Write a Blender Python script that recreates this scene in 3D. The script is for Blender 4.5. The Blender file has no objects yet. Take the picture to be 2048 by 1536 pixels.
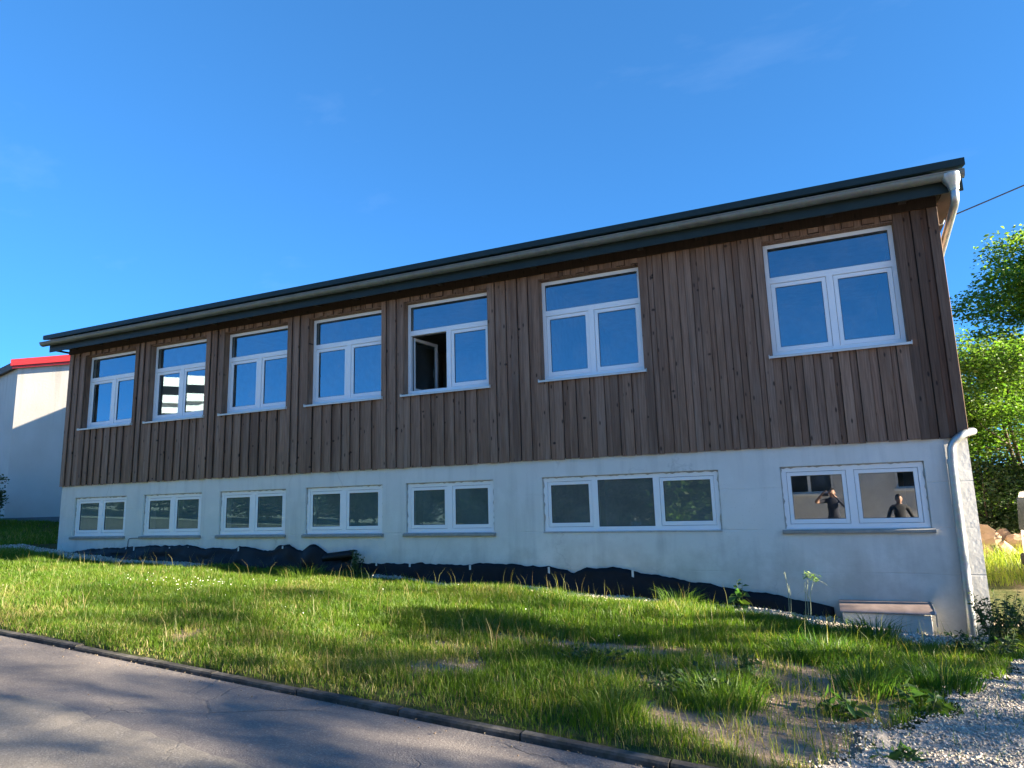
import bpy, bmesh, math, random
import numpy as np
from mathutils import Vector, Matrix, Euler

rnd = random.Random(7)
nr = np.random.default_rng(11)
scene = bpy.context.scene
col = scene.collection
rad = math.radians

# ------------------------------------------------------------------ camera
CAM_POS = Vector((0.0, -9.9, 1.65))
PITCH, YAW, ROLL = rad(9.812), rad(23.987), rad(-1.645)
cyw, syw, cpt, spt = math.cos(YAW), math.sin(YAW), math.cos(PITCH), math.sin(PITCH)
fwd = Vector((-syw * cpt, cyw * cpt, spt))
rgt = Vector((cyw, syw, 0))
upv = rgt.cross(fwd)
ax = math.cos(ROLL) * rgt + math.sin(ROLL) * upv
ay = -math.sin(ROLL) * rgt + math.cos(ROLL) * upv
cd = bpy.data.cameras.new('camera')
cd.sensor_width = 36.0
cd.lens = 36.0 * 1370.3 / 2048
cd.clip_start = 0.02
cd.clip_end = 2000
cam = bpy.data.objects.new('camera', cd)
col.objects.link(cam)
m = Matrix((ax, ay, -fwd)).transposed().to_4x4()
m.translation = CAM_POS
cam.matrix_world = m
scene.camera = cam

# ------------------------------------------------------------------ sky, sun, exposure
SUN_EL, SUN_AZ = rad(15.5), rad(3.8)          # azimuth measured from +x towards +y
world = bpy.data.worlds.new('World')
scene.world = world
world.use_nodes = True
wn, wl = world.node_tree.nodes, world.node_tree.links
wn.clear()
sky = wn.new('ShaderNodeTexSky')
sky.sky_type = 'NISHITA'
sky.sun_disc = False
sky.sun_elevation = SUN_EL
sky.sun_rotation = math.pi / 2 - SUN_AZ
sky.air_density = 1.0
sky.altitude = 10000
sky.dust_density = 0.0
sky.ozone_density = 3.0
hsv = wn.new('ShaderNodeHueSaturation')
hsv.inputs['Hue'].default_value = 0.503
hsv.inputs['Saturation'].default_value = 1.45
hsv.inputs['Value'].default_value = 1.0
gam = wn.new('ShaderNodeGamma')
gam.inputs['Gamma'].default_value = 0.6
wl.new(sky.outputs[0], gam.inputs['Color'])
wl.new(gam.outputs[0], hsv.inputs['Color'])
# faint wisps of high cloud
tcw = wn.new('ShaderNodeTexCoord')
mpw = wn.new('ShaderNodeMapping')
mpw.inputs['Scale'].default_value = (1.6, 4.5, 7.0)
mpw.inputs['Rotation'].default_value = (0.5, 0.3, 0.6)
mpw.inputs['Location'].default_value = (3.7, 1.9, 5.2)
nzw = wn.new('ShaderNodeTexNoise')
nzw.inputs['Scale'].default_value = 1.6
nzw.inputs['Detail'].default_value = 7
nzw.inputs['Roughness'].default_value = 0.6
crw = wn.new('ShaderNodeMapRange')
crw.inputs['From Min'].default_value = 0.60
crw.inputs['From Max'].default_value = 0.9
crw.inputs['To Max'].default_value = 0.05
mxw = wn.new('ShaderNodeMix')
mxw.data_type = 'RGBA'
mxw.inputs['B'].default_value = (2.2, 2.6, 3.0, 1)
wl.new(tcw.outputs['Generated'], mpw.inputs[0])
wl.new(mpw.outputs[0], nzw.inputs['Vector'])
wl.new(nzw.outputs[0], crw.inputs[0])
wl.new(crw.outputs[0], mxw.inputs['Factor'])
wl.new(hsv.outputs[0], mxw.inputs['A'])
bg = wn.new('ShaderNodeBackground')
bg.inputs['Strength'].default_value = 0.104
wo = wn.new('ShaderNodeOutputWorld')
wl.new(mxw.outputs['Result'], bg.inputs['Color'])
wl.new(bg.outputs[0], wo.inputs['Surface'])

sd = bpy.data.lights.new('sun', 'SUN')
sd.energy = 5.0
sd.angle = rad(0.53)
sd.color = (1.0, 0.86, 0.66)
sun = bpy.data.objects.new('sun', sd)
col.objects.link(sun)
sdir = Vector((math.cos(SUN_EL) * math.cos(SUN_AZ), math.cos(SUN_EL) * math.sin(SUN_AZ), math.sin(SUN_EL)))
sun.rotation_euler = sdir.to_track_quat('Z', 'Y').to_euler()
sun.location = (20, 5, 20)

vs = scene.view_settings
vs.view_transform = 'Standard'
vs.look = 'None'
vs.exposure = 2.9
vs.gamma = 1.0
vs.use_curve_mapping = False
scene.cycles.max_bounces = 8
scene.cycles.transparent_max_bounces = 12
scene.cycles.caustics_reflective = False
scene.cycles.caustics_refractive = False

# ------------------------------------------------------------------ material helpers
class NT:
    def __init__(s, name):
        s.m = bpy.data.materials.new(name)
        s.m.use_nodes = True
        s.n, s.l = s.m.node_tree.nodes, s.m.node_tree.links
        s.b = s.n['Principled BSDF']
        s.out = s.n['Material Output']
        s._tc = None
    def new(s, t, **kw):
        n = s.n.new('ShaderNode' + t)
        for k, v in kw.items():
            setattr(n, k, v)
        return n
    def put(s, sock, v):
        if hasattr(v, 'is_linked') or isinstance(v, bpy.types.NodeSocket):
            s.l.new(v, sock)
        else:
            sock.default_value = v
    def obj(s):
        if not s._tc:
            s._tc = s.new('TexCoord')
        return s._tc.outputs['Object']
    def mapped(s, scale=(1, 1, 1), rot=(0, 0, 0), vec=None):
        n = s.new('Mapping')
        n.inputs['Scale'].default_value = scale
        n.inputs['Rotation'].default_value = rot
        s.l.new(vec or s.obj(), n.inputs[0])
        return n.outputs[0]
    def noise(s, scale, detail=4, rough=.55, vec=None, dist=0):
        n = s.new('TexNoise')
        n.inputs['Scale'].default_value = scale
        n.inputs['Detail'].default_value = detail
        n.inputs['Roughness'].default_value = rough
        n.inputs['Distortion'].default_value = dist
        s.l.new(vec or s.obj(), n.inputs['Vector'])
        return n.outputs[0]
    def voro(s, scale, vec=None, feature='F1', out='Distance'):
        n = s.new('TexVoronoi', feature=feature)
        n.inputs['Scale'].default_value = scale
        s.l.new(vec or s.obj(), n.inputs['Vector'])
        return n.outputs[out]
    def rng(s, v, a, b, c=0., d=1.):
        n = s.new('MapRange')
        for i, q in enumerate((a, b, c, d)):
            n.inputs[i + 1].default_value = q
        s.l.new(v, n.inputs[0])
        return n.outputs[0]
    def mix(s, f, a, b, mode='MIX'):
        n = s.new('Mix', data_type='RGBA', blend_type=mode)
        s.put(n.inputs['Factor'], f)
        for k, v in (('A', a), ('B', b)):
            if isinstance(v, tuple) and len(v) == 3:
                v = v + (1,)
            s.put(n.inputs[k], v)
        return n.outputs['Result']
    def math(s, op, a, b=0.):
        n = s.new('Math', operation=op)
        s.put(n.inputs[0], a)
        s.put(n.inputs[1], b)
        return n.outputs[0]
    def vadd(s, a, b):
        n = s.new('VectorMath', operation='ADD')
        s.l.new(a, n.inputs[0])
        s.put(n.inputs[1], b)
        return n.outputs[0]
    def bump(s, h, strength=.3, dist=.01):
        n = s.new('Bump')
        n.inputs['Strength'].default_value = strength
        n.inputs['Distance'].default_value = dist
        s.l.new(h, n.inputs['Height'])
        s.l.new(n.outputs[0], s.b.inputs['Normal'])
    def base(s, c, rough=.8, metal=0., spec=.5):
        if isinstance(c, tuple) and len(c) == 3:
            c = c + (1,)
        s.put(s.b.inputs['Base Color'], c)
        s.put(s.b.inputs['Roughness'], rough)
        s.b.inputs['Metallic'].default_value = metal
        s.b.inputs['Specular IOR Level'].default_value = spec
        return s.m

def simple(name, c, rough=.6, metal=0., var=.12, scale=6., spec=.5, bump=0.):
    t = NT(name)
    n = t.noise(scale, 5)
    f = t.rng(n, .3, .7, 0, 1)
    a = tuple(q * (1 - var) for q in c)
    b = tuple(min(1, q * (1 + var)) for q in c)
    if bump:
        t.bump(t.noise(scale * 12, 3), bump, .005)
    return t.base(t.mix(f, a, b), rough, metal, spec)

M = {}
# weathered stained boards: grain, knots, grey streaks, one tone per board
def wood_mat(name, k_):
    t = NT(name)
    oi = t.new('ObjectInfo')
    r = oi.outputs['Random']
    off = t.new('CombineXYZ')
    t.l.new(t.math('MULTIPLY', r, 37.), off.inputs[0])
    t.l.new(t.math('MULTIPLY', r, 91.), off.inputs[2])
    v = t.vadd(t.obj(), off.outputs[0])
    vg = t.mapped((38, 10, 1.3), vec=v)
    g = t.noise(1.6, 5, .6, vec=vg, dist=.6)
    vb = t.mapped((7, 2, .55), vec=v)
    w = t.noise(1.3, 4, .55, vec=vb)
    c = t.mix(t.rng(g, .3, .72), (.168, .098, .063), (.365, .228, .152))
    tone = t.new('ValToRGB')
    e = tone.color_ramp.elements
    e[0].color = (.74, .70, .68, 1)
    e[1].color = (1.15, 1.12, 1.10, 1)
    e2 = e.new(.35)
    e2.color = (.97, .93, .90, 1)
    e3 = e.new(.7)
    e3.color = (1.02, 1.03, 1.06, 1)
    t.l.new(r, tone.inputs[0])
    c = t.mix(1., c, tone.outputs[0], 'MULTIPLY')
    # silvery weathering
    c = t.mix(t.math('MULTIPLY', t.rng(w, .52, .78), .42), c, (.36, .275, .215))
    # dark run-off streaks
    s_ = t.noise(1.0, 3, .5, vec=t.mapped((5.5, 1, .35), vec=v))
    c = t.mix(t.math('MULTIPLY', t.rng(s_, .56, .80), .6), c, (.07, .048, .038))
    # knots: round ones and short cross-grain dashes
    k = None
    for sc_, thr, r0, r1 in (((11, 1, 3.9), .74, .08, .17), ((6, 1, 8), .88, .10, .2)):
        kv = t.new('TexVoronoi')
        kv.inputs['Scale'].default_value = 1.
        t.l.new(t.mapped(sc_, vec=v), kv.inputs['Vector'])
        kd = kv.outputs['Distance']
        q = t.math('MULTIPLY', t.rng(kd, r0, r1, 1, 0), t.math('GREATER_THAN', kv.outputs['Color'], thr))
        k = q if k is None else t.math('MAXIMUM', k, q)
    c = t.mix(t.math('MULTIPLY', k, .88), c, (.030, .018, .013))
    t.bump(t.math('ADD', g, t.math('MULTIPLY', kd, .2)), .35, .004)
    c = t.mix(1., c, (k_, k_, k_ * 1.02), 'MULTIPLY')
    return t.base(c, .78, 0, .3)
M['wood'] = wood_mat('weathered_boards', .93)
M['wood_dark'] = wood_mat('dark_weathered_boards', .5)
M['wood_eave_shade'] = wood_mat('eave_shade_timber', .09)  # near-black board tone, the shade under the eave put into the colour

def concrete_mat():
    t = NT('painted_concrete')
    big = t.noise(.55, 5, .6)
    mid = t.noise(2.6, 6, .62)
    c = t.mix(t.rng(big, .3, .7), (.66, .64, .585), (.77, .745, .685))
    c = t.mix(t.math('MULTIPLY', t.rng(mid, .5, .75), .5), c, (.82, .80, .75))
    # lime runs and dirt, stretched downwards
    v = t.mapped((2.2, 1, .25))
    c = t.mix(t.math('MULTIPLY', t.rng(t.noise(2.2, 4, .6, vec=v), .5, .78), .5), c, (.47, .455, .42))
    # shuttering marks: level lines about every 0.55 m
    sp = t.new('SeparateXYZ')
    t.l.new(t.obj(), sp.inputs[0])
    zz = t.math('ADD', sp.outputs['Z'], t.math('MULTIPLY', t.noise(1.4, 3), .05))
    fr = t.math('FRACT', t.math('MULTIPLY', zz, 1.82))
    line = t.rng(t.math('ABSOLUTE', t.math('SUBTRACT', fr, .5)), 0, .022, 1, 0)
    line = t.math('MULTIPLY', line, t.rng(t.noise(1.1, 3), .42, .62))
    c = t.mix(t.math('MULTIPLY', line, .22), c, (.42, .42, .40))
    # damp, dirty foot
    low = t.math('ADD', t.rng(sp.outputs['Z'], .0, 1.1, 1, 0), t.rng(mid, .3, .7, -.5, .3))
    c = t.mix(t.math('MULTIPLY', t.rng(low, .3, 1.0), .6), c, (.40, .375, .31))
    wv = t.vadd(t.mapped((.8, .8, .55)), t.mix(.35, (0, 0, 0), t.noise(2.2, 5)))
    ck = t.math('MULTIPLY', t.rng(t.voro(.62, vec=wv, feature='DISTANCE_TO_EDGE'), 0., .006, 1, 0), t.rng(t.noise(.9, 2), .46, .56))
    c = t.mix(t.math('MULTIPLY', ck, .22), c, (.20, .195, .18))
    pit = t.rng(t.voro(26.), .05, .16, 1, 0)
    c = t.mix(t.math('MULTIPLY', t.math('MULTIPLY', pit, t.rng(big, .5, .6)), .35), c, (.2, .2, .19))
    h = t.math('ADD', t.math('MULTIPLY', mid, .7), t.math('ADD', t.math('MULTIPLY', t.noise(24, 5), .25), t.math('MULTIPLY', line, -.5)))
    t.bump(h, .5, .02)
    return t.base(c, .9, 0, .25)
M['concrete'] = concrete_mat()
M['render_white'] = simple('white_render', (.62, .60, .57), .9, var=.08, scale=1.4, spec=.2, bump=.3)
def nb_mat():
    t = NT('streaked_render')
    c = t.mix(t.rng(t.noise(.8, 4), .3, .7), (.54, .515, .46), (.62, .595, .54))
    v = t.mapped((3.2, 3.2, .22))
    sp = t.new('SeparateXYZ')
    t.l.new(t.obj(), sp.inputs[0])
    up = t.rng(sp.outputs['Z'], 2.2, 4.6)
    st = t.math('MULTIPLY', t.rng(t.noise(1.6, 4, .6, vec=v), .5, .78), up)
    c = t.mix(t.math('MULTIPLY', st, .7), c, (.40, .36, .30))
    t.bump(t.noise(18, 4), .3, .01)
    return t.base(c, .92, 0, .2)
M['nb_wall'] = nb_mat()
M['plinth'] = simple('grey_plinth', (.20, .20, .20), .9, var=.15, scale=3)
M['red_trim'] = simple('red_coated_sheet', (.62, .035, .03), .45, var=.06)
M['grey_roof'] = simple('grey_fibre_roof', (.12, .105, .09), .85, var=.2, scale=3)
M['pvc'] = simple('white_window_plastic', (.87, .87, .86), .38, var=.02, scale=3, spec=.5)
M['gasket'] = simple('dark_gasket', (.03, .03, .032), .6)
M['alu_sill'] = simple('pale_aluminium_sill', (.62, .60, .55), .45, .25, var=.08, scale=8)
M['stone_sill'] = simple('grey_stone_sill', (.30, .29, .26), .85, var=.18, scale=9, bump=.3)
M['mortar'] = simple('grey_mortar', (.42, .40, .36), .95, var=.2, scale=14, bump=.6)
M['dark_green'] = simple('dark_green_sheet', (.014, .026, .025), .5, var=.12, scale=4, spec=.3)
M['roof_green'] = simple('green_roof_sheet', (.016, .042, .040), .5, var=.1, scale=2, spec=.3)
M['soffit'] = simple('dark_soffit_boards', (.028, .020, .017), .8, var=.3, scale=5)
def zinc(name, c, rough):
    t = NT(name)
    v = t.voro(34., out='Color')
    n = t.noise(5, 5, .6)
    cc = t.mix(t.rng(n, .3, .72), tuple(q * .78 for q in c), tuple(min(1, q * 1.12) for q in c))
    cc = t.mix(.14, cc, v, 'MULTIPLY')
    return t.base(cc, t.rng(n, .3, .7, rough - .08, rough + .12), .75, .5)
M['zinc'] = zinc('galvanised_steel', (.44, .47, .46), .40)
M['gutter'] = zinc('weathered_zinc_gutter', (.20, .225, .21), .55)
M['membrane'] = simple('black_dimpled_membrane', (.005, .006, .009), .5, var=.3, scale=9, bump=.35, spec=.22)
M['inside_wall'] = simple('inside_plaster', (.34, .36, .32), .9)
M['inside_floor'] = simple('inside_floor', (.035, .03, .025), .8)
M['blackish'] = simple('black_plastic', (.018, .018, .02), .5)
M['white_strip'] = simple('pale_fixing_strip', (.60, .60, .58), .6)

def glass_mat(name, refl, tint, film=0., fcol=(.75, .76, .76, 1)):
    t = NT(name)
    t.n.remove(t.b)
    gl = t.new('BsdfGlossy')
    gl.inputs['Roughness'].default_value = 0.0
    gl.inputs['Color'].default_value = tint
    wob = t.new('Bump')
    wob.inputs['Strength'].default_value = .015
    wob.inputs['Distance'].default_value = .02
    t.l.new(t.noise(1.3, 1), wob.inputs['Height'])
    t.l.new(wob.outputs[0], gl.inputs['Normal'])
    tr = t.new('BsdfTransparent')
    tr.inputs['Color'].default_value = (.62, .68, .66, 1)
    mx = t.new('MixShader')
    lw = t.new('LayerWeight')
    lw.inputs['Blend'].default_value = .25
    f = t.math('ADD', t.math('MULTIPLY', lw.outputs['Fresnel'], .5), refl)
    t.l.new(t.math('MINIMUM', f, .95), mx.inputs[0])
    t.l.new(tr.outputs[0], mx.inputs[1])
    t.l.new(gl.outputs[0], mx.inputs[2])
    df = t.new('BsdfDiffuse')
    df.inputs['Color'].default_value = fcol
    oi = t.new('ObjectInfo')
    off = t.new('CombineXYZ')
    t.l.new(t.math('MULTIPLY', oi.outputs['Random'], 23.), off.inputs[0])
    vv = t.vadd(t.obj(), off.outputs[0])
    dust = t.math('ADD', t.rng(t.noise(2.2, 5, .6, vec=vv), .42, .8, 0, .10), t.rng(t.noise(9., 4, .6, vec=t.mapped((1, 1, .3), vec=vv)), .55, .8, 0, .05))
    dust = t.math('ADD', dust, film)
    mx2 = t.new('MixShader')
    t.l.new(dust, mx2.inputs[0])
    t.l.new(mx.outputs[0], mx2.inputs[1])
    t.l.new(df.outputs[0], mx2.inputs[2])
    t.l.new(mx2.outputs[0], t.out.inputs['Surface'])
    return t.m
M['glass'] = glass_mat('coated_window_glass', .27, (.60, .86, 1.0, 1))
M['glass_plain'] = glass_mat('plain_window_glass', .27, (.92, .94, .92, 1))
M['glass_dull'] = glass_mat('dull_window_glass', .07, (.55, .92, .95, 1), .17, (.46, .62, .56, 1))
M['glass_mid'] = glass_mat('greyish_window_glass', .10, (.8, .95, .92, 1), .17, (.55, .62, .56, 1))

def leaf_mat(name, a, b, trans=.45, rough=.5):
    t = NT(name)
    at = t.new('Attribute', attribute_name='Col')
    n = t.noise(.9, 3)
    c = t.mix(t.rng(n, .3, .7), a, b)
    c = t.mix(1., c, at.outputs['Color'], 'MULTIPLY')
    t.base(c, rough, 0, .35)
    ts = t.new('BsdfTranslucent')
    t.l.new(t.mix(1., c, (1.5, 1.65, .62), 'MULTIPLY'), ts.inputs['Color'])
    mx = t.new('MixShader')
    mx.inputs[0].default_value = trans
    t.l.new(t.b.outputs[0], mx.inputs[1])
    t.l.new(ts.outputs[0], mx.inputs[2])
    t.l.new(mx.outputs[0], t.out.inputs['Surface'])
    return t.m
M['grass'] = leaf_mat('grass_blades', (.90, 1.0, .85), (1.05, 1.0, .95), .5, .45)
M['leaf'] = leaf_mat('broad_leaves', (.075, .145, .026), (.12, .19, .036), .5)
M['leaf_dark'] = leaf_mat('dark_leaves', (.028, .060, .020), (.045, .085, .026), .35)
M['leaf_weed'] = leaf_mat('weed_leaves', (.050, .11, .030), (.075, .14, .035), .4)
M['bark'] = simple('bark', (.085, .065, .048), .95, var=.35, scale=9, bump=.8)
M['petal'] = simple('white_petals', (.75, .75, .70), .7)

def soil_mat():
    t = NT('soil_and_litter')
    n1 = t.noise(1.1, 6, .6)
    n2 = t.noise(9., 6, .65)
    n3 = t.noise(60., 4, .7)
    c = t.mix(t.rng(n1, .35, .65), (.22, .155, .108), (.33, .25, .18))
    c = t.mix(t.math('MULTIPLY', t.rng(n2, .45, .7), .6), c, (.42, .33, .24))
    c = t.mix(t.math('MULTIPLY', t.rng(n3, .5, .75), .5), c, (.075, .055, .038))
    at = t.new('Attribute', attribute_name='turf')
    c = t.mix(at.outputs['Fac'], c, t.mix(t.rng(n2, .35, .65), (.040, .058, .016), (.085, .085, .035)))
    t.bump(t.math('ADD', n2, t.math('MULTIPLY', n3, .6)), .8, .03)
    return t.base(c, .97, 0, .1)
M['soil'] = soil_mat()

def asphalt_mat(name, c1, c2, specks):
    t = NT(name)
    n1 = t.noise(.5, 5, .6)
    n2 = t.noise(70., 3, .7)
    v = t.voro(95., out='Color')
    c = t.mix(t.rng(n1, .3, .7), c1, c2)
    c = t.mix(t.math('MULTIPLY', t.rng(v, .62, .95), specks), c, (.42, .39, .35))
    c = t.mix(t.math('MULTIPLY', t.rng(n2, .5, .75), .45), c, tuple(q * .45 for q in c1))
    pt = t.rng(t.noise(2.4, 5, .65), .52, .74)
    c = t.mix(t.math('MULTIPLY', pt, .35), c, (.30, .265, .22))
    ck = t.voro(.9, vec=t.vadd(t.obj(), t.mix(.25, (0, 0, 0), t.noise(3., 4))), feature='DISTANCE_TO_EDGE')
    ck = t.math('MULTIPLY', t.rng(ck, .0, .012, 1, 0), t.rng(t.noise(.6, 2), .5, .6))
    c = t.mix(t.math('MULTIPLY', ck, .5), c, (.02, .02, .02))
    t.bump(t.math('ADD', n2, t.math('MULTIPLY', ck, -1.)), .9, .008)
    return t.base(c, .88, 0, .35)
M['asphalt'] = asphalt_mat('aged_asphalt', (.150, .132, .122), (.215, .188, .170), .4)
M['asphalt_pale'] = asphalt_mat('pale_asphalt', (.175, .158, .135), (.245, .218, .184), .5)
def kerb_mat():
    t = NT('mossy_kerb_concrete')
    n = t.noise(5, 5, .65)
    c = t.mix(t.rng(n, .35, .65), (.045, .042, .038), (.12, .112, .10))
    c = t.mix(t.math('MULTIPLY', t.rng(t.noise(13, 4), .5, .7), .5), c, (.035, .04, .02))
    t.bump(t.noise(30, 4), .6, .01)
    return t.base(c, .95, 0, .2)
M['kerb'] = kerb_mat()
def stone_mat(name, a, b):
    t = NT(name)
    at = t.new('Attribute', attribute_name='Col')
    c = t.mix(t.rng(t.noise(7, 4), .3, .7), a, b)
    c = t.mix(1., c, at.outputs['Color'], 'MULTIPLY')
    t.bump(t.noise(40, 3), .4, .01)
    return t.base(c, .92, 0, .2)
M['gravel'] = stone_mat('pale_gravel', (.46, .415, .35), (.64, .585, .505))
M['rock_grit'] = stone_mat('brown_grit', (.20, .155, .11), (.34, .28, .21))
M['gravel_bed'] = simple('gravel_fines', (.40, .355, .30), .97, var=.3, scale=22, spec=.1, bump=.8)
M['rock'] = simple('tan_rock', (.36, .25, .16), .95, var=.3, scale=3, bump=.9)
M['path'] = simple('dusty_path', (.27, .22, .17), .97, var=.2, scale=4, spec=.1, bump=.6)
M['van_white'] = simple('white_van_paint', (.78, .78, .77), .25, var=.02)
M['van_glass'] = simple('dark_van_glass', (.008, .009, .010), .25, var=.1, spec=.15)
M['van_black'] = simple('black_bumper', (.01, .01, .011), .7, spec=.15)
M['tyre'] = simple('tyre_rubber', (.02, .02, .02), .85)
M['rim'] = simple('alloy_rim', (.45, .45, .46), .35, .7)
M['lamp_red'] = simple('red_lamp', (.45, .02, .02), .2)
M['skin'] = simple('skin', (.48, .29, .21), .55)
M['hair'] = simple('dark_hair', (.02, .015, .012), .6)
M['shirt_navy'] = simple('navy_cotton', (.022, .026, .045), .9)
M['shirt_grey'] = simple('charcoal_cotton', (.045, .045, .05), .9)
M['jeans'] = simple('blue_jeans', (.05, .07, .12), .9)
M['shoe'] = simple('shoe', (.05, .045, .04), .7)

# ------------------------------------------------------------------ mesh helpers
def wloc(o):
    v = Vector((0, 0, 0))
    while o:
        v += o.location
        o = o.parent
    return v

def tag(o, label=None, cat=None, group=None, kind=None):
    for k, v in (('label', label), ('category', cat), ('group', group), ('kind', kind)):
        if v:
            o[k] = v
    return o

def empty(name, loc, label, cat, group=None):
    o = bpy.data.objects.new(name, None)
    o.empty_display_size = .2
    o.location = loc
    col.objects.link(o)
    return tag(o, label, cat, group)

def link(name, me, mat, parent=None, origin=(0, 0, 0), smooth=False):
    if mat is not None:
        me.materials.append(mat)
    if smooth:
        me.polygons.foreach_set('use_smooth', [True] * len(me.polygons))
    o = bpy.data.objects.new(name, me)
    if parent:
        o.parent = parent
        o.location = Vector(origin) - wloc(parent)
    else:
        o.location = origin
    col.objects.link(o)
    return o

class MB:
    def __init__(s):
        s.v, s.f = [], []
    def add(s, vs, fs):
        k = len(s.v)
        s.v += [tuple(q) for q in vs]
        s.f += [tuple(i + k for i in f) for f in fs]
        return s
    def box(s, x0, x1, y0, y1, z0, z1, ch=0.):
        if ch:
            # bevelled along all edges: built from an inset cage
            bm = bmesh.new()
            bmesh.ops.create_cube(bm, size=1)
            for v in bm.verts:
                v.co = Vector(((x0 + x1) / 2 + v.co.x * (x1 - x0), (y0 + y1) / 2 + v.co.y * (y1 - y0), (z0 + z1) / 2 + v.co.z * (z1 - z0)))
            bmesh.ops.bevel(bm, geom=bm.edges[:], offset=ch, segments=1, affect='EDGES')
            bm.verts.index_update()
            s.add([v.co[:] for v in bm.verts], [[v.index for v in f.verts] for f in bm.faces])
            bm.free()
            return s
        return s.add([(x0, y0, z0), (x1, y0, z0), (x1, y1, z0), (x0, y1, z0), (x0, y0, z1), (x1, y0, z1), (x1, y1, z1), (x0, y1, z1)],
                     [(0, 3, 2, 1), (4, 5, 6, 7), (0, 1, 5, 4), (1, 2, 6, 5), (2, 3, 7, 6), (3, 0, 4, 7)])
    def tube(s, pts, rads, n=12, caps=True):
        pts = [Vector(p) for p in pts]
        if not isinstance(rads, (list, tuple)):
            rads = [rads] * len(pts)
        k = len(s.v)
        ref = None
        for i, p in enumerate(pts):
            d = (pts[min(i + 1, len(pts) - 1)] - pts[max(i - 1, 0)]).normalized()
            if ref is None:
                ref = d.orthogonal().normalized()
            ref = (ref - d * ref.dot(d)).normalized()
            b = d.cross(ref)
            for j in range(n):
                a = 2 * math.pi * j / n
                q = p + (ref * math.cos(a) + b * math.sin(a)) * rads[i]
                s.v.append(q[:])
        for i in range(len(pts) - 1):
            for j in range(n):
                a, b_ = k + i * n + j, k + i * n + (j + 1) % n
                s.f.append((a, b_, b_ + n, a + n))
        if caps:
            s.f.append(tuple(k + j for j in range(n))[::-1])
            s.f.append(tuple(k + (len(pts) - 1) * n + j for j in range(n)))
        return s
    def prism_x(s, prof, x0, x1):
        """profile of (y,z) swept along x"""
        n = len(prof)
        vs = [(x0, y, z) for y, z in prof] + [(x1, y, z) for y, z in prof]
        fs = [tuple(range(n))[::-1], tuple(range(n, 2 * n))] + [(i, (i + 1) % n, n + (i + 1) % n, n + i) for i in range(n)]
        return s.add(vs, fs)
    def build(s, name, mat, parent=None, origin=None, smooth=False):
        if origin is None:
            origin = wloc(parent) if parent else Vector((0, 0, 0))
        origin = Vector(origin)
        me = bpy.data.meshes.new(name)
        me.from_pydata([(a - origin.x, b - origin.y, c - origin.z) for a, b, c in s.v], [], s.f)
        bm = bmesh.new()
        bm.from_mesh(me)
        bmesh.ops.recalc_face_normals(bm, faces=bm.faces[:])
        bm.to_mesh(me)
        bm.free()
        return link(name, me, mat, parent, origin, smooth)

def smooth_by_angle(o, deg=40):
    me = o.data
    bm = bmesh.new()
    bm.from_mesh(me)
    for f in bm.faces:
        f.smooth = True
    for e in bm.edges:
        e.smooth = len(e.link_faces) == 2 and e.calc_face_angle(0) < rad(deg)
    bm.to_mesh(me)
    bm.free()

def np_mesh(name, V, T, mat, cols=None, parent=None, origin=(0, 0, 0), smooth=False):
    """triangle mesh from numpy arrays"""
    me = bpy.data.meshes.new(name)
    V = np.asarray(V, np.float32) - np.asarray(origin, np.float32)
    T = np.asarray(T, np.int32)
    me.vertices.add(len(V))
    me.vertices.foreach_set('co', V.ravel())
    me.loops.add(T.size)
    me.loops.foreach_set('vertex_index', T.ravel())
    me.polygons.add(len(T))
    me.polygons.foreach_set('loop_start', np.arange(0, T.size, 3, dtype=np.int32))
    if cols is not None:
        a = me.attributes.new('Col', 'FLOAT_COLOR', 'POINT')
        c = np.ones((len(V), 4), np.float32)
        c[:, :3] = cols
        a.data.foreach_set('color', c.ravel())
    me.update(calc_edges=True)
    me.validate()
    return link(name, me, mat, parent, origin, smooth)

# ------------------------------------------------------------------ terrain heights
def vnoise(x, y, s, seed=0):
    x = np.asarray(x, float) * s
    y = np.asarray(y, float) * s
    xi, yi = np.floor(x).astype(int), np.floor(y).astype(int)
    fx, fy = x - xi, y - yi
    fx, fy = fx * fx * (3 - 2 * fx), fy * fy * (3 - 2 * fy)
    def h(a, b):
        n = (a * 374761393 + b * 668265263 + seed * 974711) & 0x7fffffff
        n = ((n ^ (n >> 13)) * 1274126177) & 0x7fffffff
        return ((n ^ (n >> 16)) & 0xffff) / 65535.
    return (h(xi, yi) * (1 - fx) + h(xi + 1, yi) * fx) * (1 - fy) + (h(xi, yi + 1) * (1 - fx) + h(xi + 1, yi + 1) * fx) * fy

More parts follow.
